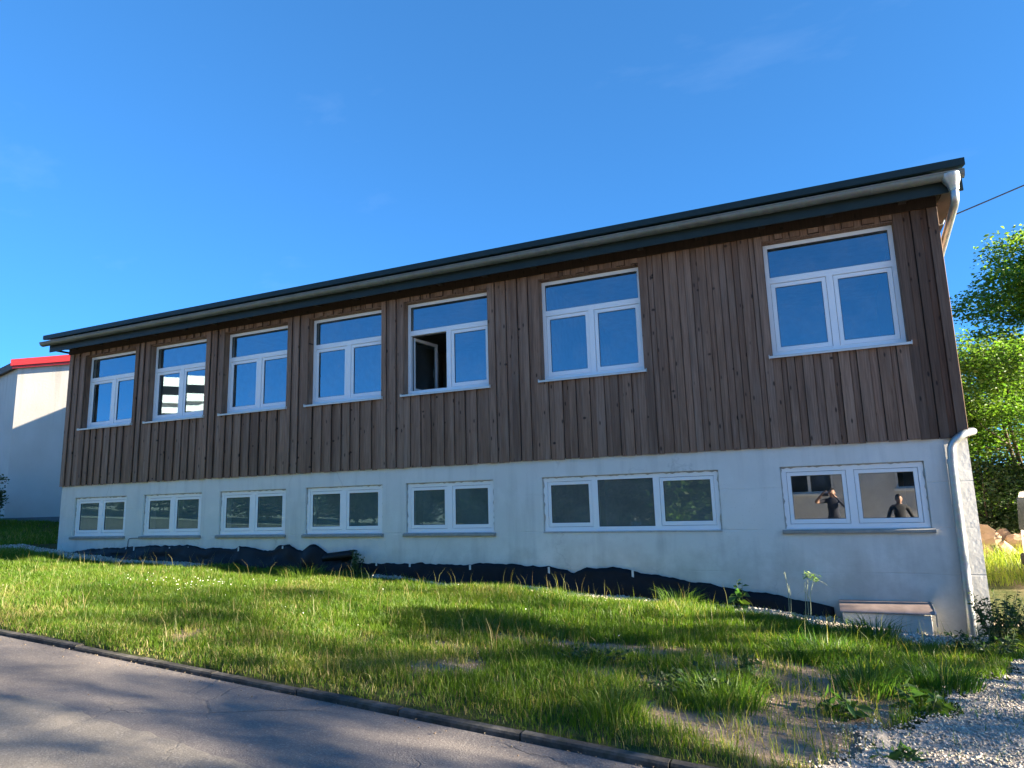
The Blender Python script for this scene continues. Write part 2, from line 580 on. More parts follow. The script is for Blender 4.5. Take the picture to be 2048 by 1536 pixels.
BX = np.array([-60, -30, -22, -16, -13, -11, -9, -7.5, -5.5, -3.85, -2.36, -1, 0, 1.4, 3, 60])
BZ = np.array([2.9, 1.75, 1.45, .95, .70, .62, .53, .51, .42, .35, .26, .17, .07, -.04, -.06, -.06])
def kerb_y(x):
    return -5.0 - .062 * (np.asarray(x, float) + 8.45)
def road_z(x):
    x = np.asarray(x, float)
    return np.where(x < 0, -.045 * x, -.01 * x) * 1.0
def ground_z(x, y):
    x = np.asarray(x, float)
    y = np.asarray(y, float)
    zb = np.interp(x, BX, BZ)
    zk = road_z(x) + .035 * (x < .2)
    ky = kerb_y(x)
    t = np.clip((y - ky) / (-.4 - ky), 0, 1)
    t = t * t * (3 - 2 * t) * .6 + t * .4
    z = zk * (1 - t) + zb * t
    # behind the facade line the bank climbs gently
    z = z + np.where(y > 4, (np.clip(y, 4, 60) - 4) * np.where(x > 0, .055, .03), 0)
    amp = np.where((y > ky + .3) & (y < 3), 1, .3)
    z = z + amp * ((vnoise(x, y, .9, 3) - .5) * .07 + (vnoise(x, y, 2.6, 5) - .5) * .03) * np.clip((y - ky) / .6, 0, 1)
    # below the road
    z = np.where(y < ky + .02, road_z(x) - .10, z)
    return z

def dirt_mask(x, y):
    """1 where the turf is worn away"""
    x = np.asarray(x, float)
    y = np.asarray(y, float)
    def blob(cx, cy, rx, ry):
        return np.exp(-(((x - cx) / rx) ** 2 + ((y - cy) / ry) ** 2))
    b = blob(-1.3, -2.85, 1.1, .27) * 1.3 + blob(-2.7, -2.95, .9, .2) * 1.1 + blob(-.45, -3.2, .5, .3) * 1.0 + blob(-.1, -4.1, .5, .75) * 1.15 + blob(-1.9, -4.0, .8, .35) * .55 + blob(-4.2, -3.6, 1.0, .3) * .5
    b = b + blob(.2, -3.6, .5, .35) * .7 + blob(-.4, -5.0, .5, .25) * .5 + blob(.9, -2.9, .35, .3) * .5
    b = b + blob(-3.2, -4.3, .7, .22) * .6 + blob(-6.5, -4.4, 1.2, .2) * .45 + blob(-1.0, -4.7, .8, .25) * .6
    b = b + (vnoise(x, y, 2.2, 9) - .5) * .8 + (vnoise(x, y, 6, 12) - .5) * .55
    return np.clip((b - .35) / .35, 0, 1)

GRAVEL_POLY = [(-.45, -5.6), (-.05, -4.9), (.12, -4.4), (.38, -3.9), (.68, -3.55), (.85, -3.25), (1.0, -2.6), (1.4, -1.7), (1.75, -1.0), (2.2, -.2), (2.6, .6), (14, .6), (14, -12), (-.45, -12)]
def in_poly(x, y, P):
    x = np.asarray(x, float)
    y = np.asarray(y, float)
    c = np.zeros(x.shape, bool)
    for i in range(len(P)):
        x0, y0 = P[i]
        x1, y1 = P[i - 1]
        if y0 == y1:
            continue
        k = ((y0 > y) != (y1 > y)) & (x < (x1 - x0) * (y - y0) / (y1 - y0) + x0)
        c ^= k
    return c
def strip_mask(x, y):
    """gravel strip along the foot of the wall"""
    w = .42 + (vnoise(x, y, 1.3, 21) - .5) * .35
    w = np.where(x > -1.2, w + .25, w)
    w = np.where(x > -.35, w + .30, w)
    w = np.where((x < -7) & (x > -10.6), .10, w)
    w = np.where(x < -10.6, .62 + (vnoise(x, y, 1.3, 22) - .5) * .3, w)
    return (y > -w) & (x < 1.7) & (x > -16.6)

# ------------------------------------------------------------------ ground sheets
def sheet(name, xs, ys, zf, mat, keep=None, kind='structure', attr=None):
    X, Y = np.meshgrid(xs, ys)
    Z = zf(X, Y)
    nx, ny = len(xs), len(ys)
    V = np.stack([X, Y, Z], -1).reshape(-1, 3)
    idx = np.arange(nx * ny).reshape(ny, nx)
    a, b, c, d = idx[:-1, :-1].ravel(), idx[:-1, 1:].ravel(), idx[1:, 1:].ravel(), idx[1:, :-1].ravel()
    if keep is not None:
        cx = (X[:-1, :-1] + X[1:, 1:]).ravel() / 2
        cyy = (Y[:-1, :-1] + Y[1:, 1:]).ravel() / 2
        k = keep(cx, cyy)
        a, b, c, d = a[k], b[k], c[k], d[k]
    T = np.concatenate([np.stack([a, b, c], -1), np.stack([a, c, d], -1)])
    o = np_mesh(name, V, T, mat, smooth=True)
    if attr is not None:
        at = o.data.attributes.new('turf', 'FLOAT', 'POINT')
        if len(o.data.vertices) == len(V):
            at.data.foreach_set('value', attr(V[:, 0], V[:, 1]).astype(np.float32))
    return tag(o, kind=kind)

def spaced(lo, a, b, hi, fine, coarse):
    return np.concatenate([np.linspace(lo, a, coarse)[:-1], np.arange(a, b, fine), np.linspace(b, hi, coarse)])
gx = spaced(-400, -27, 7, 400, .12, 22)
gy = spaced(-400, -6.5, 1.0, 400, .10, 26)
def turf_attr(x, y):
    t = 1 - dirt_mask(x, y)
    return np.where((x > -40) & (x < 6) & (y < 1.5), t, 1)
sheet('ground', gx, gy, ground_z, M['soil'], attr=turf_attr)

# road: sloping sheet on the camera side of the kerb
rx = np.concatenate([np.linspace(-120, -12, 20)[:-1], np.arange(-12, 3, .5), np.linspace(3, 60, 12)])
def road_sheet():
    ts = np.linspace(0, 1, 12)
    V, T = [], []
    for x in rx:
        ky = float(kerb_y(x)) - .05
        for t in ts:
            V.append((x, ky + (-13.2 - ky) * t, float(road_z(x)) + .02 * math.sin(t * math.pi)))
    n = len(ts)
    for i in range(len(rx) - 1):
        for j in range(n - 1):
            a = i * n + j
            T += [(a, a + 1, a + n + 1), (a, a + n + 1, a + n)]
    return tag(np_mesh('road', V, T, M['asphalt'], smooth=True), kind='structure')
road_sheet()
# older paler surfacing, its ragged edge running off towards the viewer
SEAM = [(-30, -6.2), (-14, -6.25), (-9, -6.33), (-7.2, -6.36), (-6.03, -6.37), (-5.79, -6.285), (-5.43, -6.31), (-5.06, -6.36), (-4.72, -6.40), (-4.37, -6.45), (-4.02, -6.47), (-3.66, -6.52), (-3.27, -6.56), (-2.0, -6.75), (-.5, -7.0), (2, -7.2), (30, -7.3)]
def pale_patch():
    sx = np.arange(-30, 30, .045)
    sy = np.interp(sx, [p[0] for p in SEAM], [p[1] for p in SEAM]) + (vnoise(sx, sx * 0, 7, 31) - .5) * .05 + (vnoise(sx, sx * 0, 19, 33) - .5) * .022
    V, T = [], []
    for i, (x, y) in enumerate(zip(sx, sy)):
        ky = float(kerb_y(x)) - .05
        def rz(yy):
            t = (yy - ky) / (-13.2 - ky)
            return float(road_z(x)) + .02 * math.sin(t * math.pi)
        V += [(x, y, rz(y) + .002), (x, y - .03, rz(y - .03) + .012), (x, -9.5, rz(-9.5) + .012), (x, -13.0, rz(-13.0) + .012)]
    for i in range(len(sx) - 1):
        for j in range(3):
            a = i * 4 + j
            T += [(a, a + 1, a + 5), (a, a + 5, a + 4)]
    return tag(np_mesh('road_resurfacing', V, T, M['asphalt_pale']), kind='structure')
pale_patch()

# unseen pale ground across the road, added to bounce light onto the facade
M['bounce_ground'] = simple('pale_yard_concrete', (.50, .48, .44), .95, var=.12, scale=.8, spec=.2)
sheet('bounce_ground', np.linspace(-70, 45, 60), np.linspace(-70, -13.1, 30), lambda x, y: np.where(x < 0, -.045 * x, -.01 * x) + .03 + 0 * y, M['bounce_ground'])
# gravel drive and the gravel strip: beds, then loose stones on top
sheet('gravel_drive', np.arange(-1.2, 8.0, .045), np.arange(-9.0, .7, .045), lambda x, y: np.maximum(ground_z(x, y), road_z(x) - .02) + .022, M['gravel_bed'],
      keep=lambda x, y: in_poly(x - .06 + (vnoise(x, y, 3, 41) - .5) * .3 + (vnoise(x, y, 13, 43) - .5) * .22, y, GRAVEL_POLY))
sheet('gravel_strip', np.arange(-17, 1.8, .07), np.arange(-1.2, .02, .06), lambda x, y: ground_z(x, y) + .018, M['gravel_bed'], keep=strip_mask)
def stones(name, P, smin, smax, mat):
    n = len(P)
    base = np.array([(1, 0, 0), (-1, 0, 0), (0, 1, 0), (0, -1, 0), (0, 0, 1), (0, 0, -.6)], float)
    tri = np.array([(0, 2, 4), (2, 1, 4), (1, 3, 4), (3, 0, 4), (2, 0, 5), (1, 2, 5), (3, 1, 5), (0, 3, 5)])
    s = smin + (smax - smin) * nr.random(n) ** 2
    B = base[None] * (1 + (nr.random((n, 6, 1)) - .5) * .7) * s[:, None, None] * np.array([1, 1, .7])
    B += (nr.random((n, 6, 3)) - .5) * s[:, None, None] * .7
    a = nr.random(n) * 6.283
    ca, sa = np.cos(a), np.sin(a)
    X = B[..., 0] * ca[:, None] - B[..., 1] * sa[:, None]
    Y = B[..., 0] * sa[:, None] + B[..., 1] * ca[:, None]
    V = np.stack([X, Y, B[..., 2]], -1) + P[:, None, :] + np.array([0, 0, 1.]) * (s * .25)[:, None, None]
    T = (tri[None] + (np.arange(n) * 6)[:, None, None]).reshape(-1, 3)
    g = .5 + .7 * nr.random((n, 1))
    c = np.repeat(g * np.array([[1.0, .985, .95]]) * (1 + (nr.random((n, 3)) - .5) * .1), 6, axis=0)
    return np_mesh(name, V.reshape(-1, 3), T, mat, c)
def sample(n, x0, x1, y0, y1, keep):
    x = x0 + (x1 - x0) * nr.random(n)
    y = y0 + (y1 - y0) * nr.random(n)
    k = keep(x, y)
    return x[k], y[k]
x, y = sample(85000, -1.2, 2.6, -5.8, .4, lambda x, y: in_poly(x + (vnoise(x, y, 3, 41) - .5) * .3 + .13 * nr.normal(size=len(x)), y + .08 * nr.normal(size=len(x)), GRAVEL_POLY) & (nr.random(len(x)) < .9))
P = np.stack([x, y, np.maximum(ground_z(x, y), road_z(x) - .02) + .022], -1)
tag(stones('loose_gravel', P, .003, .015, M['gravel']), 'pale crushed gravel covering the drive in the right foreground', 'gravel', kind='stuff')
x, y = sample(52000, -16.8, 1.7, -1.0, 0, strip_mask)
P = np.stack([x, y, ground_z(x, y) + .018], -1)
tag(stones('wall_foot_gravel', P, .008, .026, M['gravel']), 'pale gravel strip along the foot of the concrete wall', 'gravel', kind='stuff')
x, y = sample(5000, -6, 1.5, -5.6, -2.2, lambda x, y: (nr.random(len(x)) < dirt_mask(x, y)))
P = np.stack([x, y, ground_z(x, y)], -1)
tag(stones('scattered_pebbles', P, .003, .013, M['gravel']), 'small pebbles scattered over the bare soil in the lawn', 'pebbles', kind='stuff')
# dry litter along the kerb on the asphalt
x, y = sample(9000, -14, 0, -6.2, -4.6, lambda x, y: (y < kerb_y(x) - .06) & (nr.random(len(x)) < np.exp(-(kerb_y(x) - .06 - y) / .10)))
P = np.stack([x, y, road_z(x) + .012], -1)
tag(stones('kerb_grit', P, .002, .008, M['rock_grit']), 'grit and crumbs of stone gathered along the kerb', 'grit', kind='stuff')

# ------------------------------------------------------------------ kerb: one stone after another
kerb = empty('kerb', (-8, float(kerb_y(-8)), .36), 'low dark mossy concrete kerb between the lawn and the asphalt road', 'kerb')
kx = -40.0
while kx < -.7:
    L = 1.0
    x0, x1 = kx + .006, min(kx + L - .006, -.62)
    y0, y1 = float(kerb_y(x0)), float(kerb_y(x1))
    z0, z1 = float(road_z(x0)), float(road_z(x1))
    j0, j1, h = (rnd.random() - .5) * .016, (rnd.random() - .5) * .016, (rnd.random() - .5) * .018
    mb = MB()
    vs_ = []
    for (xx, yy, zz, jj) in ((x0, y0, z0, j0), (x1, y1, z1, j1)):
        for dy, dz in ((-.045, -.2), (-.045, .024), (-.035, .038), (.035, .038), (.045, .03), (.045, -.2)):
            vs_.append((xx, yy + dy + jj, zz + dz + h))
    mb.add(vs_, [(0, 1, 2, 3, 4, 5), (11, 10, 9, 8, 7, 6)] + [(i, i + 6, (i + 1) % 6 + 6, (i + 1) % 6) for i in range(6)])
    mb.build('kerb_stone', M['kerb'], kerb, ((x0 + x1) / 2, (y0 + y1) / 2, (z0 + z1) / 2))
    kx += L

# ------------------------------------------------------------------ the main building
XL, XR = -15.40, 1.665
Z_WOOD, Z_EAVE, DEPTH = 2.281, 5.62, 13.0
bld = empty('school_building', ((XL + XR) / 2, 0, .4), 'long two-storey building with dark brown board cladding above a pale concrete ground floor', 'building')
UW = [(x, x + 1.625, 3.541, 5.154) for x in (-14.853, -12.769, -10.657, -8.520, -6.427, -3.874, -.473)]
LW = [(-14.918, -13.268), (-12.760, -11.124), (-10.649, -9.006), (-8.553, -6.886), (-6.418, -4.779), (-3.951, -1.317), (-.519, 1.161)]
LW = [(a, b, 1.201, 2.018) for a, b in LW]

def wall_mesh(x0, x1, z0, z1, yf, yb, ops, splitx=()):
    xs = sorted(set([x0, x1] + [o[0] for o in ops] + [o[1] for o in ops] + list(splitx)))
    zs = sorted(set([z0, z1] + [o[2] for o in ops] + [o[3] for o in ops]))
    mb = MB()
    def hole(xa, xb, za, zb):
        cx, cz = (xa + xb) / 2, (za + zb) / 2
        return any(o[0] < cx < o[1] and o[2] < cz < o[3] for o in ops)
    for i in range(len(xs) - 1):
        for j in range(len(zs) - 1):
            if hole(xs[i], xs[i + 1], zs[j], zs[j + 1]):
                continue
            a, b, c, d = xs[i], xs[i + 1], zs[j], zs[j + 1]
            mb.add([(a, yf, c), (b, yf, c), (b, yf, d), (a, yf, d)], [(0, 1, 2, 3)])
            mb.add([(a, yb, c), (b, yb, c), (b, yb, d), (a, yb, d)], [(3, 2, 1, 0)])
    for (a, b, c, d) in list(ops) + [(x0, x1, z0, z1)]:
        mb.add([(a, yf, c), (b, yf, c), (b, yf, d), (a, yf, d), (a, yb, c), (b, yb, c), (b, yb, d), (a, yb, d)],
               [(0, 1, 5, 4), (1, 2, 6, 5), (2, 3, 7, 6), (3, 0, 4, 7)])
    return mb
def weld(o):
    bm = bmesh.new()
    bm.from_mesh(o.data)
    bmesh.ops.remove_doubles(bm, verts=bm.verts[:], dist=.0005)
    bmesh.ops.recalc_face_normals(bm, faces=bm.faces[:])
    bm.to_mesh(o.data)
    bm.free()

# concrete front with its openings; the end past the downpipe turned back slightly to catch the sun
XS = 1.40
wall = wall_mesh(XL + .02, XS, -.8, Z_WOOD + .01, 0., .32, LW).build('concrete_wall', M['concrete'], bld)
weld(wall)
mb = MB()
mb.add([(XS, 0, -.8), (XR - .01, .037, -.8), (XR - .01, .4, -.8), (XS, .32, -.8), (XS, 0, Z_WOOD + .01), (XR - .01, .037, Z_WOOD + .01), (XR - .01, .4, Z_WOOD + .01), (XS, .32, Z_WOOD + .01)],
       [(0, 1, 5, 4), (1, 2, 6, 5), (2, 3, 7, 6), (4, 5, 6, 7), (0, 3, 2, 1)])
mb.build('concrete_corner', M['concrete'], bld)
# other sides
MB().box(XR - .33, XR - .012, .41, DEPTH, -.8, Z_WOOD + .01).build('concrete_end_wall', M['concrete'], bld)
MB().box(XL + .022, XL + .34, .33, DEPTH, -.8, Z_WOOD + .01).build('concrete_end_wall', M['concrete'], bld)
MB().box(XL + .35, XR - .34, DEPTH - .32, DEPTH - .002, -.8, Z_WOOD + .01).build('rear_wall', M['concrete'], bld)
# upper storey shell behind the boards
up_ops = [(a - .012, b + .012, c - .012, d + .012) for a, b, c, d in UW]
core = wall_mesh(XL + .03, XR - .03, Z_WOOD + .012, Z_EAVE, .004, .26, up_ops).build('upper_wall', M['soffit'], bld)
weld(core)
RIDGE_Y, PITCHR = 6.5, math.tan(rad(12))
for xa, xb in ((XL + .03, XL + .28), (XR - .28, XR - .03)):
    prof = [(.262, Z_WOOD + .012), (DEPTH, Z_WOOD + .012), (DEPTH, Z_EAVE), (RIDGE_Y, Z_EAVE + (RIDGE_Y) * PITCHR), (.262, Z_EAVE + .05)]
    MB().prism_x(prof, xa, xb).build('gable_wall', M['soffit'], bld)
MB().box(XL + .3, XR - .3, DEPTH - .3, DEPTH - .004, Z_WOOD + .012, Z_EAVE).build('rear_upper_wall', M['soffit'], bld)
# inside: floors and partition backs, so that the open sash looks into a room
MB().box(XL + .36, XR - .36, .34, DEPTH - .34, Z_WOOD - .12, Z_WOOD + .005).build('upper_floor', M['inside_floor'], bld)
MB().box(XL + .36, XR - .36, .34, DEPTH - .34, Z_EAVE - .12, Z_EAVE - .02).build('upper_ceiling', M['inside_wall'], bld)
MB().box(XL + .36, XR - .36, 5.2, 5.3, Z_WOOD + .01, Z_EAVE - .13).build('corridor_wall', M['inside_wall'], bld)
MB().box(XL + .36, XR - .36, 4.2, 4.3, -.6, Z_WOOD - .13).build('cellar_wall', M['inside_wall'], bld)
MB().box(XL + .36, XR - .36, .34, 4.19, -.6, .1).build('cellar_floor', M['inside_floor'], bld)
for xx in (-13.0, -8.75, -4.3, -.9):
    MB().box(xx, xx + .1, .3, 5.18, Z_WOOD + .01, Z_EAVE - .13).build('partition', M['inside_wall'], bld)
    MB().box(xx, xx + .1, .34, 4.18, .11, Z_WOOD - .13).build('partition', M['inside_wall'], bld)

# boards: proud cover boards over recessed under boards
def board(x0, x1, z0, z1, proud, mat='wood'):
    yf = -.050 if proud else -.018
    yf += (rnd.random() - .5) * .006
    yb = yf + .021
    c = .0035
    z0 += (rnd.random() - .5) * .012
    tl, tr = (rnd.random() - .5) * .004, (rnd.random() - .5) * .004
    P = []
    for z, l, r in ((z0, 0, 0), (z1, tl, tr)):
        P += [(x0 + l, yb, z), (x0 + l, yf + c, z), (x0 + l + c, yf, z), (x1 + r - c, yf, z), (x1 + r, yf + c, z), (x1 + r, yb, z)]
    fs = [(0, 1, 2, 3, 4, 5), (11, 10, 9, 8, 7, 6)] + [(i, i + 6, (i + 1) % 6 + 6, (i + 1) % 6) for i in range(6)]
    MB().add(P, fs).build('board', M[mat], bld, ((x0 + x1) / 2, 0, z0))
def board_run(x0, x1, zr, mat='wood'):
    """fill x0..x1 with alternating boards; zr is a list of (z0, z1) pieces"""
    n = max(1, round((x1 - x0 - .12) / .208))
    unit = []
    for i in range(n):
        unit += [.10 + rnd.random() * .055, .075 + rnd.random() * .045]
    unit.append(.10 + rnd.random() * .05)
    k = (x1 - x0) / sum(unit)
    xc = x0
    for i, u in enumerate(unit):
        w = u * k
        for (a, b) in zr:
            if i % 2 == 0:
                board(xc, xc + w, a, b, True, mat)
            else:
                board(xc + .004, xc + w - .0065, a, b - .001, False, mat)
        xc += w
ZB, ZT = 2.275, 5.495
xc = XL
for (a, b, c, d) in UW:
    board_run(xc, a - .004, [(ZB, ZT)])
    board_run(a - .003, b + .003, [(ZB, c - .045), (d + .02, ZT)])
    xc = b + .004
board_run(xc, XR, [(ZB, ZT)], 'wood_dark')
MB().box(XL + .002, XR - .002, -.086, -.0565, 5.245, 5.498, .003).build('eave_shade_board', M['wood_eave_shade'], bld, (XL, -.07, 5.3))  # added dark strip, painted as the shade below the eave
# cladding returns at both ends and the reveals of the upper openings
for xa in (XL, XR - .022):
    yy = -.02
    while yy < DEPTH - .1:
        w = .13 + rnd.random() * .03
        zt = Z_EAVE + .05 + (RIDGE_Y - abs(yy + w / 2 - RIDGE_Y)) * PITCHR
        s_ = -1 if xa < -5 else 1
        o_ = .012 * (rnd.random() > .5)
        MB().box(xa + s_ * (.001 + o_) , xa + .022 + s_ * (.001 + o_), yy + .002, yy + w - .004, ZB, zt).build('end_board', M['wood'], bld, (xa, yy, ZB))
        yy += w
for (a, b, c, d) in UW:
    MB().box(a - .011, a - .0015, -.018, .098, c - .04, d + .018).build('reveal_board', M['wood'], bld, (a, 0, c))
    MB().box(b + .0015, b + .011, -.018, .098, c - .04, d + .018).build('reveal_board', M['wood'], bld, (b, 0, c))
    MB().box(a - .001, b + .001, -.018, .098, d + .004, d + .016).build('reveal_board', M['wood'], bld, (a, 0, d))

# windows
def ring(mb, x0, x1, z0, z1, w, y0, y1, wb=None):
    wb = wb or w
    mb.box(x0, x0 + w, y0, y1, z0, z1)
    mb.box(x1 - w, x1, y0, y1, z0, z1)
    mb.box(x0 + w, x1 - w, y0 + .0005, y1, z1 - w, z1 - .0005)
    mb.box(x0 + w, x1 - w, y0 + .0005, y1, z0 + .0005, z0 + wb)
    return mb
def add_pane(win, x0, x1, z0, z1, y, name='pane', mat='glass'):
    # glazing unit with a dark spacer edge
    MB().add([(x0, y, z0), (x1, y, z0), (x1, y, z1), (x0, y, z1)], [(0, 1, 2, 3)]).build(name, M[mat], win, ((x0 + x1) / 2, y, (z0 + z1) / 2)).rotation_euler = ((rnd.random() - .5) * .005, 0, (rnd.random() - .5) * .006)
def add_sash(win, x0, x1, z0, z1, yf, w=.055, mat='glass'):
    g = .004
    mb = MB()
    x0, x1, z0, z1 = x0 + g, x1 - g, z0 + g, z1 - g
    mb.box(x0, x0 + w, yf, yf + .05, z0, z1, .004)
    mb.box(x1 - w, x1, yf, yf + .05, z0, z1, .004)
    mb.box(x0 + w - .003, x1 - w + .003, yf + .0006, yf + .0494, z1 - w, z1 - .0006, .004)
    mb.box(x0 + w - .003, x1 - w + .003, yf + .0006, yf + .0494, z0 + .0006, z0 + w * 1.15, .004)
    s_ = mb.build('sash', M['pvc'], win, ((x0 + x1) / 2, yf, z0))
    gk = MB()
    ring(gk, x0 + w - .001, x1 - w + .001, z0 + w * 1.15 - .001, z1 - w + .001, .006, yf + .012, yf + .03)
    gk.build('gasket', M['gasket'], win, ((x0 + x1) / 2, yf, z0))
    add_pane(win, x0 + w - .002, x1 - w + .002, z0 + w * 1.15 - .002, z1 - w + .002, yf + .02, mat=mat)
    return s_
FW = .055
def upper_window(i, x0, x1, z0, z1):
    yf = .10
    tz = z1 - .325 * (z1 - z0) - .045
    xm = (x0 + x1) / 2
    mb = ring(MB(), x0, x1, z0, z1, FW, yf, yf + .08, FW * 1.1)
    mb.box(x0 + FW, x1 - FW, yf + .001, yf + .079, tz, tz + .085)
    mb.box(xm - .042, xm + .042, yf + .0015, yf + .0785, z0 + FW * 1.1, tz)
    win = mb.build('window', M['pvc'], bld, (xm, yf, z0))
    gk = ring(MB(), x0 + FW - .001, x1 - FW + .001, tz + .084, z1 - FW + .001, .007, yf + .012, yf + .03)
    gk.build('gasket', M['gasket'], win, (xm, yf, tz))
    add_pane(win, x0 + FW - .002, x1 - FW + .002, tz + .083, z1 - FW + .002, yf + .022)
    za, zb = z0 + FW * 1.1, tz
    xs = [(x0 + FW, xm - .042), (xm + .042, x1 - FW)]
    for k, (a, b) in enumerate(xs):
        # dark joint behind the sash
        jb = ring(MB(), a - .004, b + .004, za - .004, zb + .004, .02, yf + .058, yf + .07)
        jb.build('gasket', M['gasket'], win, ((a + b) / 2, yf, za))
        if i == 4 and k == 0:
            # opened inwards, hinged on its left stile
            ang = rad(83)
            w_, g = .055, .004
            wd = b - a - 2 * g
            root = Vector((a + g, yf + .085, za))
            mb = MB()
            hh = zb - za - 2 * g
            mb.box(0, w_, 0, .055, g, hh, .004)
            mb.box(wd - w_, wd, 0, .055, g, hh, .004)
            mb.box(w_ - .003, wd - w_ + .003, .0006, .0544, hh - w_, hh - .0006, .004)
            mb.box(w_ - .003, wd - w_ + .003, .0006, .0544, g + .0006, g + w_ * 1.15, .004)
            s_ = mb.build('open_sash', M['pvc'], win, (0, 0, 0))
            s_['label'] = 'left casement swung open into the dark room'
            pn = MB().add([(w_, .02, w_), (wd - w_, .02, w_), (wd - w_, .02, hh - w_), (w_, .02, hh - w_)], [(0, 1, 2, 3)]).build('pane', M['glass'], win, (0, 0, 0))
            hd = MB().box(wd - .045, wd - .015, .055, .075, hh * .45, hh * .45 + .07, .004).box(wd - .04, wd - .02, .07, .09, hh * .45 - .08, hh * .45 + .04, .004).build('handle', M['pvc'], win, (0, 0, 0))
            for q in (s_, pn, hd):
                q.location = root - wloc(win)
                q.rotation_euler = (0, 0, ang)
        else:
            add_sash(win, a, b, za, zb, yf + .014)
    # aluminium sill with a turned-down lip and end caps
    prof = [(yf + .004, z0 - .004), (yf + .004, z0 - .012), (-.085, z0 - .030), (-.085, z0 - .056), (-.095, z0 - .056), (-.095, z0 - .024)]
    sl = MB().prism_x(prof, x0 - .035, x1 + .035)
    for q in (x0 - .043, x1 + .0355):
        sl.box(q, q + .0075, -.098, -.048, z0 - .058, z0 - .006)
    sl.build('sill', M['alu_sill'], win, (xm, 0, z0 - .03))
def lower_window(i, x0, x1, z0, z1):
    yf = .04
    xm = (x0 + x1) / 2
    w = .06
    mb = ring(MB(), x0 + .012, x1 - .012, z0 + .002, z1 - .012, w, yf, yf + .08)
    if i == 5:
        W = x1 - x0
        cuts = [x0 + W * .315, x0 + W * .665]
    else:
        cuts = [xm]
    for c in cuts:
        mb.box(c - .045, c + .045, yf + .001, yf + .079, z0 + w + .002, z1 - w - .012)
    win = mb.build('window', M['pvc'], bld, (xm, yf, z0))
    ed = [x0 + .012 + w] + [q for c in cuts for q in (c - .045, c + .045)] + [x1 - .012 - w]
    za, zb = z0 + w + .002, z1 - w - .012
    for k in range(len(ed) // 2):
        a, b = ed[2 * k], ed[2 * k + 1]
        if i == 5 and k == 1:
            gk = ring(MB(), a - .001, b + .001, za - .001, zb + .001, .008, yf + .012, yf + .03)
            gk.build('gasket', M['gasket'], win, (xm, yf, za))
            add_pane(win, a - .002, b + .002, za - .002, zb + .002, yf + .022, mat='glass_mid')
        else:
            jb = ring(MB(), a - .004, b + .004, za - .004, zb + .004, .02, yf + .06, yf + .072)
            jb.build('gasket', M['gasket'], win, ((a + b) / 2, yf, za))
            add_sash(win, a, b, za, zb, yf + .010, .05, ('glass_dull', 'glass_mid', 'glass_plain')[max(0, i - 4)])
    # ragged mortar round the frame
    mt = MB()
    def ragged(p, q, inward, side):
        n = max(6, int((Vector(q) - Vector(p)).length / .045))
        p, q, inward = Vector(p), Vector(q), Vector(inward)
        vs_ = []
        for t in range(n + 1):
            b = p.lerp(q, t / n)
            vs_ += [b, b + inward * (.010 + rnd.random() ** 2 * .022)]
        V = [(a.x, yf - .006, a.z) for a in vs_] + [(a.x, yf + .02, a.z) for a in vs_]
        N = len(vs_)
        fs = []
        for t in range(n):
            k = 2 * t
            fs += [(k, k + 1, k + 3, k + 2), (k + 1, k + 1 + N, k + 3 + N, k + 3)]
        mt.add(V, fs)
    ragged((x0, 0, z0), (x0, 0, z1), (1, 0, 0), 0)
    ragged((x1, 0, z0), (x1, 0, z1), (-1, 0, 0), 0)
    ragged((x0, 0, z1), (x1, 0, z1), (0, 0, -1), 0)
    mt.build('mortar_joint', M['mortar'], win, (xm, yf, z0))
    if i != 5:
        sx0, sx1 = x0 - .035, x1 + .03
        prof = [(yf - .001, z0 + .001), (yf - .001, z0 - .06), (-.038, z0 - .06), (-.045, z0 - .052), (-.045, z0 - .022), (-.038, z0 - .014)]
        MB().prism_x(prof, sx0, sx1).build('sill', M['stone_sill'], win, (xm, 0, z0))
    else:
        prof = [(yf + .03, z0 + .002), (yf + .03, z0 - .02), (-.012, z0 - .022), (-.012, z0 - .008)]
        MB().prism_x(prof, x0 + .003, x1 - .003).build('sill', M['mortar'], win, (xm, 0, z0))
for i, w in enumerate(UW):
    upper_window(i, *w)
for i, w in enumerate(LW):
    lower_window(i, *w)

# roof with boarded eaves, fascia and gutter
RX0, RX1 = -15.63, 1.93
t20 = PITCHR
EY = -.52                        # eave line
prof = [(EY, 5.535), (EY, 5.62), (RIDGE_Y, 5.62 + (RIDGE_Y - EY) * t20), (DEPTH - EY, 5.62), (DEPTH - EY, 5.535), (RIDGE_Y, 5.535 + (RIDGE_Y - EY) * t20)]
roof = MB().prism_x(prof, RX0, RX1).build('roof', M['roof_green'], bld, ((RX0 + RX1) / 2, RIDGE_Y, 5.6))
MB().box(RX0 - .004, RX1 + .006, EY - .022, EY - .001, 5.54, 5.632).build('eave_flashing', M['dark_green'], roof)
MB().box(-15.53, 1.90, -.442, -.42, 5.256, 5.52).build('fascia', M['dark_green'], roof)
MB().box(-15.52, 1.60, -.418, -.084, 5.50, 5.525).build('soffit', M['soffit'], roof)
MB().box(-15.52, -15.43, -.418, 3.0, 5.30, 5.325).build('soffit', M['soffit'], roof)
MB().box(1.69, 1.875, -.418, 3.0, 5.30, 5.325).build('soffit', M['soffit'], roof)
for k in range(20):
    xr = -15.2 + k * .865
    MB().box(xr, xr + .09, -.417, -.084, 5.34, 5.498).build('rafter_end', M['soffit'], roof, (xr, -.2, 5.4))
for xa in (1.877, -15.528):
    MB().prism_x([(-.418, 5.31), (-.418, 5.53), (RIDGE_Y, 5.53 + (RIDGE_Y - EY) * t20), (RIDGE_Y, 5.31 + (RIDGE_Y - EY) * t20)], xa, xa + .022).build('verge_board', M['dark_green'], roof)
